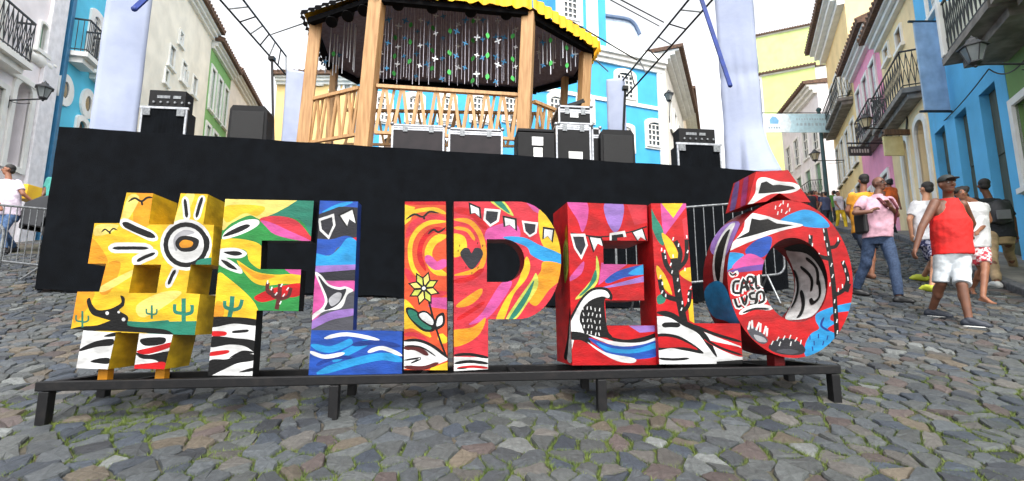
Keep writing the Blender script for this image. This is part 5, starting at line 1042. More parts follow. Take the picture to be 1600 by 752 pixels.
def person(label, J, face, skin, top, bottom, shoes, v=.011, sleeve=.62, leg=.95, bare=False, hair='short', cap=None, waist=0, fat=1.0, hands=True, soles=None, group=None, skirt=0, neckdrop=0, straps=None):
    f = Vector((face[0], face[1], 0)).normalized(); sd_ = Vector((f.y, -f.x, 0)); up = Vector((0, 0, 1))     # sd_: the person's left-right axis
    foot = (J['anL']+J['anR'])/2; root = thing('person', (foot.x, foot.y, min(J['anL'].z, J['anR'].z)-.08), label, 'person', group)
    k = J['k']; sk = SKIN[skin]; H = J['head']; shc = (J['shL']+J['shR'])/2; hpc = (J['hipL']+J['hipR'])/2
    ax_s = (J['shR']-J['shL']).normalized(); ax_h = (J['hipR']-J['hipL']).normalized()
    def ring(c, ax, rx, ry, n=20):
        ax = Vector((ax.x, ax.y, ax.z*.5)).normalized(); fy = Vector((-ax.y, ax.x, 0)).normalized()
        return [c+ax*(rx*math.cos(6.2832*i/n))+fy*(ry*math.sin(6.2832*i/n)) for i in range(n)]
    shw = (J['shR']-J['shL']).length/2; hpw = (J['hipR']-J['hipL']).length/2; spine = shc-hpc
    def torso(g=0, z0=-.35, z1=1.12, neck=True):
        rs = []
        for t, rx, ry in ((-.32, hpw+.05*k, .10*k), (-.12, hpw+.085*k, .125*k*fat), (.12, hpw+.075*k, .125*k*fat), (.38, (hpw+shw)/2+.045*k*fat, .125*k*fat), (.62, shw*.95+.02*k, .128*k*fat), (.85, shw*1.02+.01*k, .115*k), (1.0, shw*.93, .09*k), (1.1, shw*.55, .07*k), (1.17, .066*k, .062*k)):
            if t < z0-.001 or t > z1+.001: continue
            ax = ax_h.lerp(ax_s, min(1, max(0, t))); c = hpc+spine*t
            rs.append(ring(c, ax, rx+g, ry+g))
        return rs
    # --- body, one continuous surface
    mb = MB(); mb.loft(torso(0))
    nk = shc+spine*.1; capsule(mb, nk, .058*k, H-up*.05*k, .052*k)
    mb.ball(H+up*.02*k-f*.008*k, .076*k, .076*k, .098*k, 20, 14); mb.ball(H-f*.02*k+up*.03*k, .077*k, .086*k, .085*k, 18, 12, axes=(sd_, f, up))
    jaw = H-up*.065*k+f*.025*k; mb.ball(jaw, .052*k, .055*k, .045*k, 14, 10, axes=(sd_, f, up)); mb.ball(H+f*.05*k-up*.02*k, .05*k, .035*k, .06*k, 14, 10, axes=(sd_, f, up))
    capsule(mb, H+f*.078*k+up*.015*k, .011*k, H+f*.102*k-up*.018*k, .015*k, 8); mb.ball(H+f*.09*k-up*.02*k, .02*k, .012*k, .011*k, 8, 6, axes=(sd_, f, up))
    for s in (-1, 1):
        mb.ball(H+sd_*(s*.08*k)-up*.0*k, .012*k, .022*k, .032*k, 8, 6, axes=(sd_, f, up)); mb.ball(H+f*.074*k+sd_*(s*.03*k)+up*.028*k, .024*k, .014*k, .009*k, 8, 6, axes=(sd_, f, up))
    for q in ('L', 'R'):
        capsule(mb, J['sh'+q], .058*k, J['el'+q], .043*k); capsule(mb, J['el'+q], .042*k, J['wr'+q], .028*k)
        d = (J['wr'+q]-J['el'+q]).normalized(); hd = J.get('hd'+q, d); hd = Vector(hd).normalized(); pn = hd.cross(up if abs(hd.z) < .9 else f); pn = pn.normalized(); pw = hd.cross(pn).normalized()
        if abs(pw.dot(f)) < .5: pn, pw = pw, pn
        pc = J['wr'+q]+hd*.055*k; mb.ball(pc, .045*k, .036*k, .017*k, 12, 8, axes=(hd, pw, pn))
        mb.tube(J['wr'+q]-d*.02*k, pc, .027*k, .026*k, 10)
        if hands:
            cu = J.get('curl', .5)
            inn = pn if pn.dot(hpc-J['wr'+q]) > 0 else -pn
            for i, ln in enumerate((.068, .078, .073, .058)):
                b0 = pc+hd*.034*k+pw*((.027-.018*i)*k); m1 = b0+(hd*(1-cu*.3)+inn*cu*.5).normalized()*(ln*.5*k); m2 = m1+(hd*(1-cu)+inn*cu*1.1).normalized()*(ln*.5*k)
                capsule(mb, b0, .0098*k, m1, .0092*k, 8); capsule(mb, m1, .0092*k, m2, .008*k, 8)
            t0 = pc-hd*.02*k+pw*.03*k; t1 = t0+(hd*.6+pw*.7+inn*.2).normalized()*.04*k; t2 = t1+(hd*.9+pw*.1+inn*.4).normalized()*.03*k
            capsule(mb, t0, .013*k, t1, .011*k, 8); capsule(mb, t1, .0105*k, t2, .009*k, 8)
        capsule(mb, J['hip'+q], .088*k*fat**.5, J['kn'+q], .058*k); c_ = J['kn'+q].lerp(J['an'+q], .3)-f*.012*k
        capsule(mb, J['kn'+q], .056*k, J['an'+q], .038*k); mb.ball(c_, .055*k, .056*k, .1*k, 12, 8)
        toe = J.get('toe'+q, f); toe = Vector((toe[0], toe[1], 0)).normalized(); a = J['an'+q]; tp = a+toe*.15*k; tp.z = gz(tp.x, tp.y)+.022; hl = a-toe*.035*k; hl.z = a.z-.045*k
        J['tp'+q] = (hl, tp, toe)
        capsule(mb, hl, .036*k, tp-toe*.03*k+up*.006, .03*k, 10); capsule(mb, a, .038*k, tp-toe*.05*k+up*.015, .032*k, 10); mb.ball(tp, .04*k, .045*k, .018*k, 10, 8)
    b = link('body', vox(mb, v, 3, 'body'), root); b.location = -ORG[root.name]; b.data.materials.append(sk)
    def child(name, mb_, m, vv=None, sm=4, par=None):
        me_ = vox(mb_, vv or v, sm, name)
        if v < .0125 and name in ('shirt', 'trousers', 'shorts'):       # cloth folds
            n_ = len(me_.vertices); A_ = np.empty(n_*3, np.float32); N_ = np.empty(n_*3, np.float32); me_.vertices.foreach_get('co', A_); me_.vertices.foreach_get('normal', N_)
            A_ = A_.reshape(-1, 3); D_ = np.array([max(-.002, .011*noise.noise((x*7+z*4, y*7, z*9))+.007*abs(noise.noise((x*13-z*8, y*13, z*11+5)))) for x, y, z in A_.tolist()])
            me_.vertices.foreach_set('co', (A_+N_.reshape(-1, 3)*D_[:, None]).astype(np.float32).ravel()); me_.update()
        o = link(name, me_, par or root); o.location = -ORG[root.name] if par is None else (0, 0, 0); o.data.materials.append(m); return o
    # --- clothes
    mt, tk = top
    mb = MB(); g = .026*k; z0 = -.2+waist
    rs = torso(g, z0, 1.1 if tk != 'tank' else .86)
    if tk == 'tank':
        rs = torso(g, z0, .63)+[ring(hpc+spine*t, ax_s, shw*a+.01*k, b*k) for t, a, b in ((.8, .9, .138), (.93, .74, .122), (1.04, .66, .096), (1.1, .56, .078))]; mb.loft(rs); mb.ball(hpc+spine*.28+f*.07*k, .17*k, .12*k, .2*k, 18, 12, axes=(sd_, f, up))
    else:
        mb.loft(rs)
        for q in ('L', 'R'):
            e = J['sh'+q].lerp(J['el'+q], min(1, sleeve)); mb.ball(J['sh'+q], .074*k, n=12); mb.tube(J['sh'+q], e, .074*k, .066*k, 14)
            if sleeve > 1: mb.tube(J['el'+q], J['el'+q].lerp(J['wr'+q], sleeve-1), .062*k, .045*k, 14); mb.ball(J['el'+q], .064*k)
    shirt = child('shirt', mb, mt)
    if tk == 'polo':
        mb = MB(); c = hpc+spine*1.14
        mb.loft([ring(c-up*.03*k, ax_s, .085*k, .085*k), ring(c+up*.015*k+f*.01*k, ax_s, .07*k, .072*k)]); child('collar', mb, mt, v*.8, 2)
    mbt, bk = bottom
    mb = MB(); g2 = .012*k; rs = torso(.008*k, -.33, .13); mb.loft(rs)
    for q in ('L', 'R'):
        hp, kn, an = J['hip'+q], J['kn'+q], J['an'+q]
        if leg <= 1: e = hp.lerp(kn, leg); mb.tube(hp+up*.03, e, .09*k*fat**.3, .09*k if bk != 'tight' else .08*k, 16)
        else:
            r_ = (.075, .06) if bk != 'tight' else (.066, .05); mb.tube(hp+up*.03, kn, .094*k*fat**.5, r_[0]*k, 16); mb.ball(kn, r_[0]*k*.99); e = kn.lerp(an, leg-1); mb.tube(kn, e, r_[0]*k, r_[1]*k, 16)
        mb.ball(hp, .088*k*fat**.3, n=14)
    if skirt: pass
    child({'shorts': 'shorts', 'tight': 'trousers'}.get(bk, 'trousers'), mb, mbt)
    if not bare:
        for q in ('L', 'R'):
            hl, tp, toe = J['tp'+q]; mb = MB(); capsule(mb, hl+up*.012, .05*k, tp-toe*.02*k+up*.02, .047*k, 12); capsule(mb, J['an'+q]-up*.01, .054*k, tp-toe*.06*k+up*.03, .046*k, 12); mb.ball(tp+up*.008, .055*k, .055*k, .036*k, 12, 8)
            sh = child('shoe', mb, shoes, v*.8, 2)
            if soles:
                mb = MB(); a_ = hl-up*.028*k; a_.z = max(a_.z, gz(a_.x, a_.y)+.012); b_ = tp.copy(); b_.z = gz(b_.x, b_.y)+.012; capsule(mb, a_, .047*k, b_, .047*k, 12)
                for i, (x, y, z) in enumerate(mb.v): t = ((Vector((x, y, 0))-Vector((a_.x, a_.y, 0))).dot(toe))/max(.01, (b_-a_).length); zc = a_.z+(b_.z-a_.z)*min(1, max(0, t)); mb.v[i] = (x, y, zc+(z-zc)*.3)
                child('sole', mb, soles, v*.7, 1, None)
    # --- hair, cap, face
    if hair:
        mb = MB(); c = H+up*.05*k-f*.028*k
        mb.ball(c, .085*k, .09*k, .082*k, 18, 12, axes=(sd_, f, up)); mb.ball(H-f*.05*k-up*.005*k, .074*k, .06*k, .07*k, 14, 10, axes=(sd_, f, up))
        if hair == 'long':
            for t in range(14): a = random.uniform(-2.4, 2.4); mb.ball(H+up*random.uniform(-.05, .1)*k-f*(math.cos(a)*.05*k)+sd_*math.sin(a)*.075*k, .05*k, n=8, k=6)
        ho = vox(mb, v*.8, 2, 'hair'); o = link('hair', ho, root); o.location = -ORG[root.name]; ho.materials.append(HAIR)
    if cap:
        mb = MB(); mb.ball(H+up*.055*k-f*.005*k, .09*k, .1*k, .075*k, 18, 12, axes=(sd_, f, up)); mb.tube(H+up*.04*k, H+up*.055*k, .09*k, .09*k, 18)
        mb.ball(H+f*.115*k+up*.055*k, .07*k, .065*k, .012*k, 16, 8, axes=(sd_, f, up)); o = vox(mb, v*.7, 2, 'cap'); bm = bmesh.new(); bm.from_mesh(o)
        bmesh.ops.bisect_plane(bm, geom=bm.verts[:]+bm.edges[:]+bm.faces[:], plane_co=H+up*.036*k, plane_no=-up, clear_outer=True); bm.to_mesh(o); bm.free()
        q = link('cap', o, root); q.location = -ORG[root.name]; o.materials.append(cap)
    if v < .0115:
        for s in (-1, 1):
            e = H+f*.083*k+sd_*(s*.031*k)+up*.012*k; mb = MB(); mb.ball(e, .0135*k, .008*k, .007*k, 10, 6, axes=(sd_, f, up)); ey = mb.build('eye', EYEW, root, smooth=True); mb = MB(); mb.ball(e+f*.005*k, .0065*k, .005*k, .0065*k, 8, 6, axes=(sd_, f, up)); mb.build('iris', HAIR, ey, smooth=True)
            mb = MB(); mb.tube(H+f*.088*k+sd_*(s*.015*k)+up*.033*k, H+f*.08*k+sd_*(s*.05*k)+up*.034*k, .0045*k, n=6); mb.build('eyebrow', HAIR, root)
        mb = MB(); mb.ball(H+f*.081*k-up*.052*k, .024*k, .008*k, .006*k, 10, 6, axes=(sd_, f, up)); mb.build('mouth', LIP, root, smooth=True)
    J['f'] = f; J['sd'] = sd_; J['spine'] = spine; J['hpc'] = hpc; J['ring'] = ring; J['child'] = child; J['shw'] = shw; J['ax'] = ax_s; J['root'] = root
    return root
def pose(px, feet, k, extra=None, dys=None, Y0=None):
    """joints from pixels: everything near the depth of the feet, with small offsets"""
    g = {q: ghit(*feet[q]) for q in ('L', 'R')}; Y = Y0 or (g['L'].y+g['R'].y)/2; J = {'k': k}; dys = dys or {}
    for n_, p in px.items(): J[n_] = at(p[0], p[1], Y+dys.get(n_, 0))
    for q in ('L', 'R'):
        gg = at(*feet[q], Y+dys['an'+q]) if 'an'+q in dys else g[q]; J['an'+q] = gg+Vector((0, 0, .085*k))
        hp, an = J['hip'+q], J['an'+q]      # knee by two-bone reach
        L1 = L2 = .44*k; d = (an-hp); D = min(d.length, L1+L2-.004); m = hp.lerp(an, .5); hgt = math.sqrt(max(0, L1*L1-(D/2)**2)); bend = Vector(dys.get('bend', (0, -1, 0))).normalized(); bend = (bend-d.normalized()*bend.dot(d.normalized())).normalized()
        if 'kn'+q not in px: J['kn'+q] = m+bend*hgt
    if extra: J.update(extra)
    return J
def gpt(px, Y):
    x = (px-800)/F*Y; z = gz(x, Y)
    for _ in range(6): x = (px-800)/F*(Y*cs+(z-CZ)*sn); z = gz(x, Y)
    return Vector((x, Y, z))
def stand(px, py, H, face, stride=.25, arms=.1):
    g = ghit(px, py) if py > 100 else gpt(px, py); k = H/1.75; f = Vector((face[0], face[1], 0)).normalized(); r = Vector((-f.y, f.x, 0)); r = r if r.x > 0 else -r; up = Vector((0, 0, 1)); J = {'k': k}
    hc = g+up*.93*k; sc = g+up*1.45*k
    for q, s in (('L', -1), ('R', 1)):
        J['hip'+q] = hc+r*(s*.095*k); J['sh'+q] = sc+r*(s*.185*k); st = f*(s*stride*k/2)
        a = g+r*(s*.1*k)+st; a.z = gz(a.x, a.y)+.085*k; J['an'+q] = a; J['kn'+q] = J['hip'+q].lerp(a, .5)+f*.05*k
        sw = -f*(s*arms*k); J['el'+q] = J['sh'+q]-up*.29*k+r*(s*.05*k)+sw*.4; J['wr'+q] = J['el'+q]-up*.24*k+sw+f*.06*k
    J['head'] = g+up*1.635*k; return J
BLKSHOE = mat('black_shoe', (26, 26, 28), .5); WSOLE = mat('white_sole', (214, 214, 210), .6); WSHOE = mat('pale_shoe', (196, 196, 192), .6)
# man in the red vest
J = pose(dict(head=(1480, 289), shL=(1461, 317), shR=(1504, 320), elL=(1440, 356), wrL=(1431, 387), elR=(1519, 350), wrR=(1509, 376), hipL=(1475, 390), hipR=(1501, 390), knL=(1471, 443), knR=(1503, 446)), dict(L=(1457, 496), R=(1516, 512)), 1.0,
         dict(toeL=(.75, -.55), toeR=(.8, -.5), curl=.7), dict(elR=.12, wrR=.22, bend=(.5, -1, 0), head=-.06, knL=.02, knR=-.2))
person('man in red sleeveless vest, pale grey shorts and dark cap striding over the cobbles', J, (-.15, -1), 'd', (fabric('red', (222, 30, 26)), 'tank'), (fabric('pale_grey', (196, 202, 206)), 'shorts'), mat('navy_trainer', (34, 40, 52), .6), .0085, leg=.98, cap=mat('dark_cap', (30, 36, 34), .7), hair=None, fat=1.3, soles=WSOLE)
# man in the pink polo
J = pose(dict(head=(1374, 288), shL=(1350, 313), shR=(1390, 314), elL=(1336, 333), wrL=(1361, 331), elR=(1401, 336), wrR=(1391, 323), hipL=(1361, 366), hipR=(1381, 366)), dict(L=(1338, 462), R=(1406, 475)), .98,
         dict(toeL=(.6, -.6), toeR=(.95, -.25), hdL=(.7, .1, .6), hdR=(-.4, -.1, .7), curl=.9), dict(wrL=-.2, elL=-.08, elR=-.05, wrR=-.22, bend=(.3, -1, 0)))
person('bald man with glasses in pale pink polo shirt and blue jeans, bag strap on shoulder', J, (.25, -1), 'd', (fabric('pink', (206, 160, 176)), 'polo'), (fabric('jeans', (42, 58, 84), (52, 70, 98), 40), 'long'), BLKSHOE, .0085, sleeve=.7, leg=1.93, hair=None, fat=1.2)
R_ = J['root']; f_, s_, k_ = J['f'], J['sd'], J['k']
mb = MB()
for s in (-1, 1): mb.path([J['head']+f_*.098*k_+s_*(s*.031+.026*math.cos(a))*k_+Vector((0, 0, (.012+.02*math.sin(a))*k_)) for a in np.linspace(0, 6.2832, 13)], .0032, 5); mb.tube(J['head']+f_*.095*k_+s_*s*.057*k_+Vector((0, 0, .014*k_)), J['head']+s_*s*.084*k_+Vector((0, 0, .018*k_)), .0032, n=5)
mb.build('glasses', BLKSHOE, R_)
STRP = mat('maroon_strap', (92, 28, 40), .7); mb = MB(); ch_ = J['hpc']
mb.path([ch_+J['spine']*1.07+J['ax']*-.09, ch_+J['spine']*.98+J['ax']*-.08+f_*.13, ch_+J['spine']*.72+J['ax']*-.02+f_*.185], .022, 8); mb.build('bag_strap', STRP, R_); mb = MB(); mb.path([ch_+J['spine']*1.07+J['ax']*.1, ch_+J['spine']*.98+J['ax']*.11+f_*.12, ch_+J['spine']*.72+J['ax']*.14+f_*.17, ch_+J['spine']*.3+J['ax']*.2+f_*.06], .018, 8); mb.build('bag_strap', STRP, R_)
mb = MB(); mb.cbox(ch_+J['spine']*.3-J['ax']*.2-f_*.02, .12, .2, .3, math.atan2(s_.y, s_.x)); bevel(mb.build('shoulder_bag', BLKSHOE, R_), .03)
# man in orange yellow shirt behind him
J = pose(dict(head=(1349, 283), shL=(1332, 307), shR=(1366, 307), elL=(1324, 330), wrL=(1334, 348), elR=(1372, 332), wrR=(1366, 350), hipL=(1341, 358), hipR=(1359, 358)), dict(L=(1346, 431), R=(1363, 437)), .95, None, dict(wrL=.2, wrR=.2, bend=(0, -1, 0), elL=.06, elR=.06))
person('person in mustard orange shirt and dark shorts seen from behind', J, (.1, 1), 'm', (fabric('mustard', (238, 160, 40)), 'tee'), (fabric('navy_short', (30, 42, 62)), 'shorts'), mat('flip_flop', (120, 80, 60), .7), .0105, sleeve=.6, leg=.9, fat=1.15)
# man in white tee with navy floral shorts
J = pose(dict(head=(1447, 296), shL=(1430, 320), shR=(1464, 320), elL=(1421, 343), wrL=(1424, 366), elR=(1470, 344), wrR=(1466, 366), hipL=(1440, 370), hipR=(1458, 370)), dict(L=(1444, 440), R=(1457, 458)), .96, dict(toeL=(-.6, .6)), dict(bend=(0, -1, 0), wrL=.05))
person('person in white tee shirt and navy patterned shorts walking away up the street', J, (-.2, 1), 'l', (fabric('white', (222, 222, 226)), 'tee'), (fabric('navy_floral', (32, 36, 72), (150, 150, 170), 26), 'shorts'), mat('lime_trainer', (190, 200, 60), .6), .0105, sleeve=.75, leg=.9)
# person in white top and red floral shorts
J = pose(dict(head=(1507, 299), shL=(1509, 322), shR=(1537, 324), elL=(1502, 345), wrL=(1512, 362), elR=(1546, 345), wrR=(1530, 360), hipL=(1517, 381), hipR=(1535, 381)), dict(L=(1519, 459), R=(1537, 473)), .9, dict(toeL=(-.4, -.6), toeR=(.1, -1)), dict(wrR=-.18, wrL=-.1, bend=(0, -1, 0), head=.05))
J['head'] = (J['shL']+J['shR'])/2+Vector((-.16, .02, .2))
person('person in white top and red and white patterned shorts, barefoot beside the man in red', J, (-.4, -1), 'm', (fabric('white2', (232, 230, 232)), 'tee'), (fabric('red_floral', (196, 60, 74), (232, 214, 214), 22), 'shorts'), None, .0105, sleeve=.35, leg=.8, bare=True, hair='long')
# man with backpack at the kerb
J = pose(dict(head=(1537, 291), shL=(1524, 315), shR=(1570, 318), elL=(1517, 342), wrL=(1527, 366), elR=(1583, 342), wrR=(1588, 366), hipL=(1548, 366), hipR=(1574, 366)), dict(L=(1560, 452), R=(1588, 432)), 1.0, dict(toeL=(.2, .9), toeR=(.5, .8)), dict(bend=(.2, 1, 0), wrL=.15, wrR=.08))
person('man in black tee shirt and khaki trousers carrying a black backpack at the kerb', J, (.35, 1), 'd', (fabric('charcoal', (28, 30, 38)), 'tee'), (fabric('khaki', (176, 150, 116)), 'long'), WSHOE, .0095, sleeve=.8, leg=1.9, fat=1.2)
R_ = J['root']; f_ = J['f']; c = J['hpc']+J['spine']*.62-f_*.2; mb = MB(); s_ = J['sd']
mb.ball(c, .17, .1, .22, 16, 12, axes=(s_, f_, Vector((0, 0, 1)))); mb.cbox(c+f_*.02, .3, .12, .36, math.atan2(s_.y, s_.x)); bp_ = J['child']('backpack', mb, mat('black_nylon', (30, 31, 35), .6, (52, 53, 58), 6), .012, 5)
mb = MB(); mb.cbox(c-f_*.1-Vector((0, 0, .06)), .2, .02, .16, math.atan2(s_.y, s_.x)); bevel(mb.build('pocket', mat('grey_nylon', (96, 98, 102), .5), R_), .01)
# woman in orange top further up
J = stand(1399, 372, 1.66, (-.3, 1), .2)
person('woman with dark curly hair in bright orange top and black trousers by the peach house', J, (-.3, 1), 'm', (fabric('orange', (240, 110, 40)), 'tee'), (fabric('black', (26, 26, 32)), 'long'), BLKSHOE, .013, sleeve=.3, leg=1.95, hair='long', hands=False)
# far people up the street
FAR = [(1263, 25, (150, 40, 44), (30, 32, 44), 'd', 'dark red top beside the big letter O'), (1272, 22.5, (40, 44, 56), (46, 52, 80), 'm', 'black top walking up the middle of the street'), (1280, 26, (222, 218, 214), (40, 44, 60), 'l', 'white top beside the green street pole'), (1289, 24, (36, 50, 90), (30, 34, 46), 'd', 'navy top behind the green street pole'),
       (1315, 21.5, (226, 224, 232), (240, 205, 50), 'm', 'white top and yellow trousers near the ochre house'), (1307, 25.5, (120, 186, 90), (60, 60, 70), 'm', 'green top by the ochre shopfronts'), (1284, 28, (200, 80, 70), (40, 40, 50), 'd', 'coral top far up the street')] + [(1268, 28.5, (230, 190, 60), (60, 60, 80), 'm', 'yellow top beside the lilac ground floor'), (1276, 24.5, (180, 60, 60), (200, 196, 190), 'd', 'brick red top and white trousers in the street'), (1294, 21.5, (70, 80, 110), (36, 38, 50), 'l', 'slate blue top in front of the green street pole'), (1257, 23, (196, 110, 80), (50, 50, 60), 'd', 'terracotta top just behind the circumflex')]
for i, (x, y, ct, cb_, sk_, txt) in enumerate(FAR):
    J = stand(x, y, 1.66+.05*(i % 3), (.3*(-1)**i, 1 if i % 2 else -1), .3)
    person('small distant person in '+txt, J, (.3*(-1)**i, 1 if i % 2 else -1), sk_, (fabric('far%d' % i, ct), 'tee'), (fabric('farb%d' % i, cb_), 'long'), BLKSHOE, .02, leg=1.9, hands=False, group='people far up the street')
# left edge
J = pose(dict(head=(13, 266), shL=(-1, 286), shR=(28, 287), elL=(-8, 305), wrL=(0, 322), elR=(36, 303), wrR=(47, 312), hipL=(4, 332), hipR=(22, 332)), dict(L=(6, 398), R=(22, 394)), .95, None, dict(bend=(0, -1, 0), wrR=.1, wrL=-.2))
person('man in pale lilac tee shirt and blue jeans behind the left barrier', J, (-.7, -.7), 'm', (fabric('lilac', (222, 208, 224)), 'tee'), (fabric('jeans2', (58, 84, 120), (70, 98, 136), 40), 'long'), BLKSHOE, .0105, sleeve=.65, leg=1.93)
J = stand(79, 10.8, 1.75, (.2, -1), .15)
person('small person in teal shirt half hidden by the left end of the stage', J, (.2, -1), 'd', (fabric('teal', (70, 160, 150)), 'tee'), (fabric('dark2', (40, 42, 50)), 'long'), BLKSHOE, .014, leg=1.9, hands=False)
# ------------------------------------------------------------------ parked car at the left, mostly behind the stage
CARP = mat('dark_car_paint', (26, 27, 30), .35, (40, 41, 45), 2, spec=.5); CHR = mat('chrome', (190, 192, 196), .25, (150, 152, 156), 20, metal=.9); TYRE = mat('tyre', (24, 24, 25), .8)
def car():
    g = ghit(30, 402); y0 = g.y+.35; x0 = at(27, 350, y0).x; gzc = gz(x0+1.6, y0+.9); sl = (gz(x0+3.6, y0)-gz(x0, y0))/3.6
    r = thing('parked_car', (x0, y0, gz(x0, y0)), 'dark grey parked car nose behind the left barrier and stage', 'car')
    # side profile (along +x), lofted across y
    prof = [(0.02, .35), (.0, .62), (.06, .8), (.35, .92), (1.15, 1.02), (1.75, 1.42), (2.9, 1.45), (3.5, 1.05), (3.95, .98), (4.05, .6), (4.0, .33), (3.55, .26), (.6, .26)]
    mb = MB(); rings = []
    for w_, ins in ((0, .1), (.12, .02), (.3, 0), (1.4, 0), (1.58, .02), (1.7, .1)):
        rings.append([(x0+(x if ins == 0 else x+(.15-x*.08)*ins), y0+w_, gz(x0, y0+.85)+z*(1-ins*.25)) for x, z in prof])
    mb.loft(rings); bevel(mb.build('body', CARP, r, smooth=False), .03, 3)
    for w_, nm in ((-.004, 'window'), ):
        mb = MB(); zz = gz(x0, y0+.85); mb.add([(x0+1.3, y0+.05, zz+1.03), (x0+3.3, y0+.05, zz+1.03), (x0+2.8, y0+.1, zz+1.36), (x0+1.85, y0+.1, zz+1.36)], [(0, 1, 2, 3)]); mb.build('window', GLASS, r)
    mb = MB(); zz = gz(x0, y0+.85); mb.add([(x0+1.16, y0+.25, zz+1.045), (x0+1.7, y0+.3, zz+1.40), (x0+1.7, y0+1.4, zz+1.40), (x0+1.16, y0+1.45, zz+1.045)], [(0, 1, 2, 3), (3, 2, 1, 0)]); mb.build('windscreen', GLASS, r)
    for xx in (.75, 3.25):
        for yy_ in (-.0, 1.52):
            mb = MB(); c = Vector((x0+xx, y0+yy_, zz+.3)); mb.tube(c, c+Vector((0, .2, 0)), .3, .3, 24); w_ = mb.build('wheel', TYRE, r); mb = MB(); mb.tube(c-Vector((0, .012, 0)), c+Vector((0, .02, 0)), .19, .19, 18); mb.build('rim', CHR, w_)
    for yy_ in (.12, 1.35): mb = MB(); mb.ball((x0+.03, y0+yy_+.12, zz+.66), .05, .13, .09, 14, 8); mb.build('headlight', CHR, r, smooth=True)
    mb = MB()
    for z in (.42, .5, .58): mb.bar((x0-.02, y0+.5, zz+z), (x0-.02, y0+1.2, zz+z), .025)
    mb.build('grille', CHR, r); mb = MB(); mb.bar((x0-.03, y0+.1, zz+.35), (x0-.03, y0+1.6, zz+.35), .1, .14); bevel(mb.build('bumper', CARP, r), .03)
    return x0, y0, zz
cx0, cy0, cz0 = car()
g = ghit(40, 395); mb = MB(); p = at(41, 312, g.y+.15)
r = thing('plastic_crate', p-Vector((0, 0, .17)), 'bright yellow plastic crate resting on the parked car bonnet', 'crate'); p = at(41, 312, cy0+.5); r.location = (p.x, p.y, cz0+.93); ORG[r.name] = Vector(r.location); c = Vector(r.location)
YC = mat('yellow_plastic', (240, 196, 30), .45, (222, 170, 24), 5)
for dx, dy, sx, sy in ((-.14, 0, .02, .3), (.14, 0, .02, .3), (0, -.15, .3, .02), (0, .15, .3, .02)): mb = MB(); mb.cbox(c+Vector((dx, dy, .15)), sx, sy, .3); bevel(mb.build('side_panel', YC, r), .006)
mb = MB(); mb.cbox(c+Vector((0, 0, .012)), .28, .28, .02); mb.build('base', YC, r)
# ------------------------------------------------------------------ street lamps
LGL = mat('cream_lamp_glass', (236, 226, 196), .3, (222, 208, 170), 6); LGC = mat('clear_lamp_glass', (190, 196, 196), .15, (150, 158, 160), 3)
def lantern(label, c, sc, anchor, glass):
    c = Vector(c); r = thing('street_lantern', c, label, 'lantern', 'black wall lanterns'); n = 6; up = Vector((0, 0, 1))
    def hexa(z, rad): return [c+Vector((math.cos(6.2832*i/n+.3)*rad*sc, math.sin(6.2832*i/n+.3)*rad*sc, z*sc)) for i in range(n)]
    for i in range(n):
        a, b = hexa(-.42, .2), hexa(.12, .38); j = (i+1) % n; mb = MB(); ins = .985
        mb.add([a[i], a[j], b[j], b[i]], [(0, 1, 2, 3), (3, 2, 1, 0)]); mb.build('glass_pane', glass, r); mb = MB(); mb.tube(a[i], b[i], .022*sc, n=5); mb.build('glazing_bar', IRON, r)
    mb = MB(); mb.loft([hexa(.12, .47), hexa(.17, .47), hexa(.36, .2), hexa(.46, .16)]); mb.tube(c+up*.46*sc, c+up*.62*sc, .05*sc, .01*sc); mb.ball(c+up*.5*sc, .07*sc); mb.build('roof', IRON, r)
    mb = MB(); mb.loft([hexa(-.56, .05), hexa(-.46, .22), hexa(-.41, .22)]); mb.ball(c-up*.58*sc, .06*sc); mb.build('base', IRON, r)
    a = Vector(anchor); mb = MB(); q = c-up*.5*sc; d = (a-q); mb.tube(q, a, .03*sc+.006, n=8); mb.tube(a-up*.02-d*.03, a-up*.45*sc-d*.03, .03*sc, n=6)
    m_ = [q+d*t-up*(.25*sc*math.sin(t*math.pi)) for t in np.linspace(.35, .97, 9)]; mb.path(m_, .02*sc, 6); mb.cbox(a, .08*sc, .08*sc, .6*sc); mb.build('bracket', IRON, r)
y_ = 6.9; c = at(1521, 80, y_); lantern('large black lantern on a long arm beside the green house', c, .40, (FAC(7.0)+.02, y_, c.z-.2), LGC)
c = at(69, 142, 11.6); a = whpl.p(whpl.hit(12, 152)[0], c.z-.2, -.02); lantern('black lantern on a bracket beside the arched grey door', c, .42, a, LGC)
c = at(1352, 190, 16.2); lantern('cream glass lantern hanging by the pink house', c, .5, (FAC(16.2), 16.2, c.z-.25), LGL)
c = at(1273, 243, 24); lantern('round topped cream lantern beside the hanging event banner', c, .55, (c.x+1.6, c.y-.2, c.z-.3), LGL)
c = at(1045, 150, 23.5); q = cp.p(cp.hit(1045, 170)[0], c.z-.3, -.02); lantern('small lantern fixed to the corner of the blue church', c, .55, q, LGC)
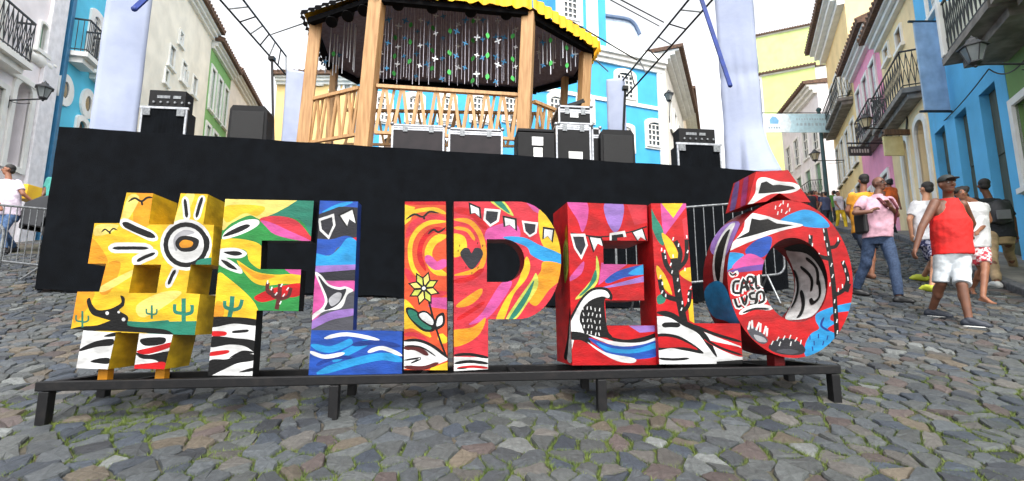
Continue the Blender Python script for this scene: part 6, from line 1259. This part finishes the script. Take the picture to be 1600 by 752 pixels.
# ------------------------------------------------------------------ street pole, banner and hanging signs
g = ghit(1297, 352); sp = thing('street_pole', g, 'thin dark green street pole holding the event banner', 'pole'); mb = MB(); T = at(1297, 172, g.y); mb.tube(g-Vector((0, 0, .2)), (g.x, g.y, T.z), .11, .08, 12); mb.build('shaft', mat('dark_green_pole', (44, 78, 82), .5), sp)
mb = MB(); mb.tube(g, g+Vector((0, 0, .9)), .17, .13, 12); mb.build('base', mat('dark_green_pole', (44, 78, 82)), sp)
mb = MB(); mb.ball((g.x, g.y, T.z), .13, n=10); mb.build('finial', mat('dark_green_pole', (44, 78, 82)), sp)
bn = thing('event_banner', at(1242, 207, g.y-.3), 'white and pale blue event banner stretched across the street', 'banner'); Yb = g.y-.25
bpl_ = Plane(at(1184, 190, Yb)[:2], at(1298, 190, Yb)[:2]); zt_, zb2 = bpl_.hit(1242, 178)[1], bpl_.hit(1242, 207)[1]; Lb = bpl_.L; Hb = zt_-zb2
lay = [([(0, zb2), (Lb*.42, zb2), (Lb*.46, zb2+Hb*.5), (Lb*.42, zt_), (0, zt_)], 1)]
cx_, cz_ = Lb*.22, zb2+Hb*.58
lay += [([(cx_-Hb*.2, cz_-Hb*.12), (cx_+Hb*.22, cz_-Hb*.12), (cx_+Hb*.26, cz_+Hb*.06), (cx_+Hb*.12, cz_+Hb*.24), (cx_-Hb*.05, cz_+Hb*.28), (cx_-Hb*.22, cz_+Hb*.1)], 2)]
for i in range(5): lay.append((rect(cx_-Hb*.3+i*Hb*.13, zb2+Hb*.2, cx_-Hb*.3+i*Hb*.13+Hb*.08, zb2+Hb*.3), 3))
for row, (n_, zz, hh) in enumerate(((13, .66, .1), (9, .36, .14))):
    for i in range(n_): w_ = Lb*.46/n_; lay.append((rect(Lb*.53+i*w_, zb2+Hb*zz, Lb*.53+i*w_+w_*random.uniform(.4, .72), zb2+Hb*(zz+hh)), 4))
mb = MB(); prism(mb, bpl_, rect(0, zb2, Lb, zt_), (), .03, lay); mb.build('cloth', [mat('banner_pale_blue', (196, 226, 236), .7), mat('banner_white', (224, 236, 240), .7), mat('banner_logo_blue', (120, 176, 216), .7), mat('banner_grey', (150, 164, 176), .7), mat('banner_print', (176, 196, 206), .7)], bn)
mb = MB(); mb.tube(bpl_.p(-1.2, zt_+.05, 0), bpl_.p(Lb+.1, zt_+.05, 0), .02, n=6); mb.build('rope', STEEL_BLK, bn)
def hsign(label, x0, x1, y0, y1, Y, m, arm=True, txt=None, cat='sign'):
    P = Plane(at(x0, (y0+y1)/2, Y)[:2], at(x1, (y0+y1)/2, Y)[:2]); z1 = P.hit(x0, y0)[1]; z0 = P.hit(x0, y1)[1]; r = thing('hanging_sign', P.p(P.L/2, z0), label, cat, 'hanging shop signs'); mb = MB(); lay = []
    if txt:
        for i in range(7): w_ = P.L*.84/7; a = P.L*.08+i*w_; lay.append((rect(a, z0+(z1-z0)*.3, a+w_*.62, z0+(z1-z0)*random.uniform(.62, .74)), 1))
    prism(mb, P, rect(0, z0, P.L, z1), (), .06, lay); bevel(mb.build('board', [m, txt] if txt else [m], r), .008)
    mb = MB(); zz = z1+.12; e = FAC(Y)+.02; mb.tube(P.p(-.05, zz), (e, P.o.y, zz), .03, n=8); mb.tube(P.p(.1, z1), P.p(.1, zz), .012); mb.tube(P.p(P.L-.1, z1), P.p(P.L-.1, zz), .012); mb.build('bracket', IRON, r)
hsign('dark hanging shop sign with pale lettering on the pink house', 1327, 1362, 229, 243, 17.5, mat('dark_sign', (58, 54, 56), .6), txt=mat('pale_lettering', (190, 186, 182), .6))
hsign('blank cream shop sign hanging from a dark beam on the peach house', 1382, 1412, 213, 243, 14.9, mat('cream_sign', (214, 202, 150), .7, (200, 186, 132), 4))
hsg = thing('dark_beam', at(1395, 208, 14.8), 'thick dark brown bracket beam above the blank cream sign', 'bracket'); mb = MB(); p = at(1380, 207, 14.88); mb.bar(p, (FAC(14.9), 14.88, p.z), .12, .16); mb.build('beam', BROWNDR, hsg); mb = MB(); mb.tube(p+Vector((.7, 0, 0)), p+Vector((.9, 0, 1.0)), .03); mb.build('stay', IRON, hsg)
# overhead wires on the right
cable('thin black wire running along the sky blue house', [(1600, 95, 7), (1545, 108, 9), (1440, 215, 15)], .012, .15, 'overhead_wire', cat='wire')
cable('thin wire sagging from the white colonial house', [(0, 100, 12), (90, 165, 14.2)], .01, .1, 'overhead_wire', cat='wire')
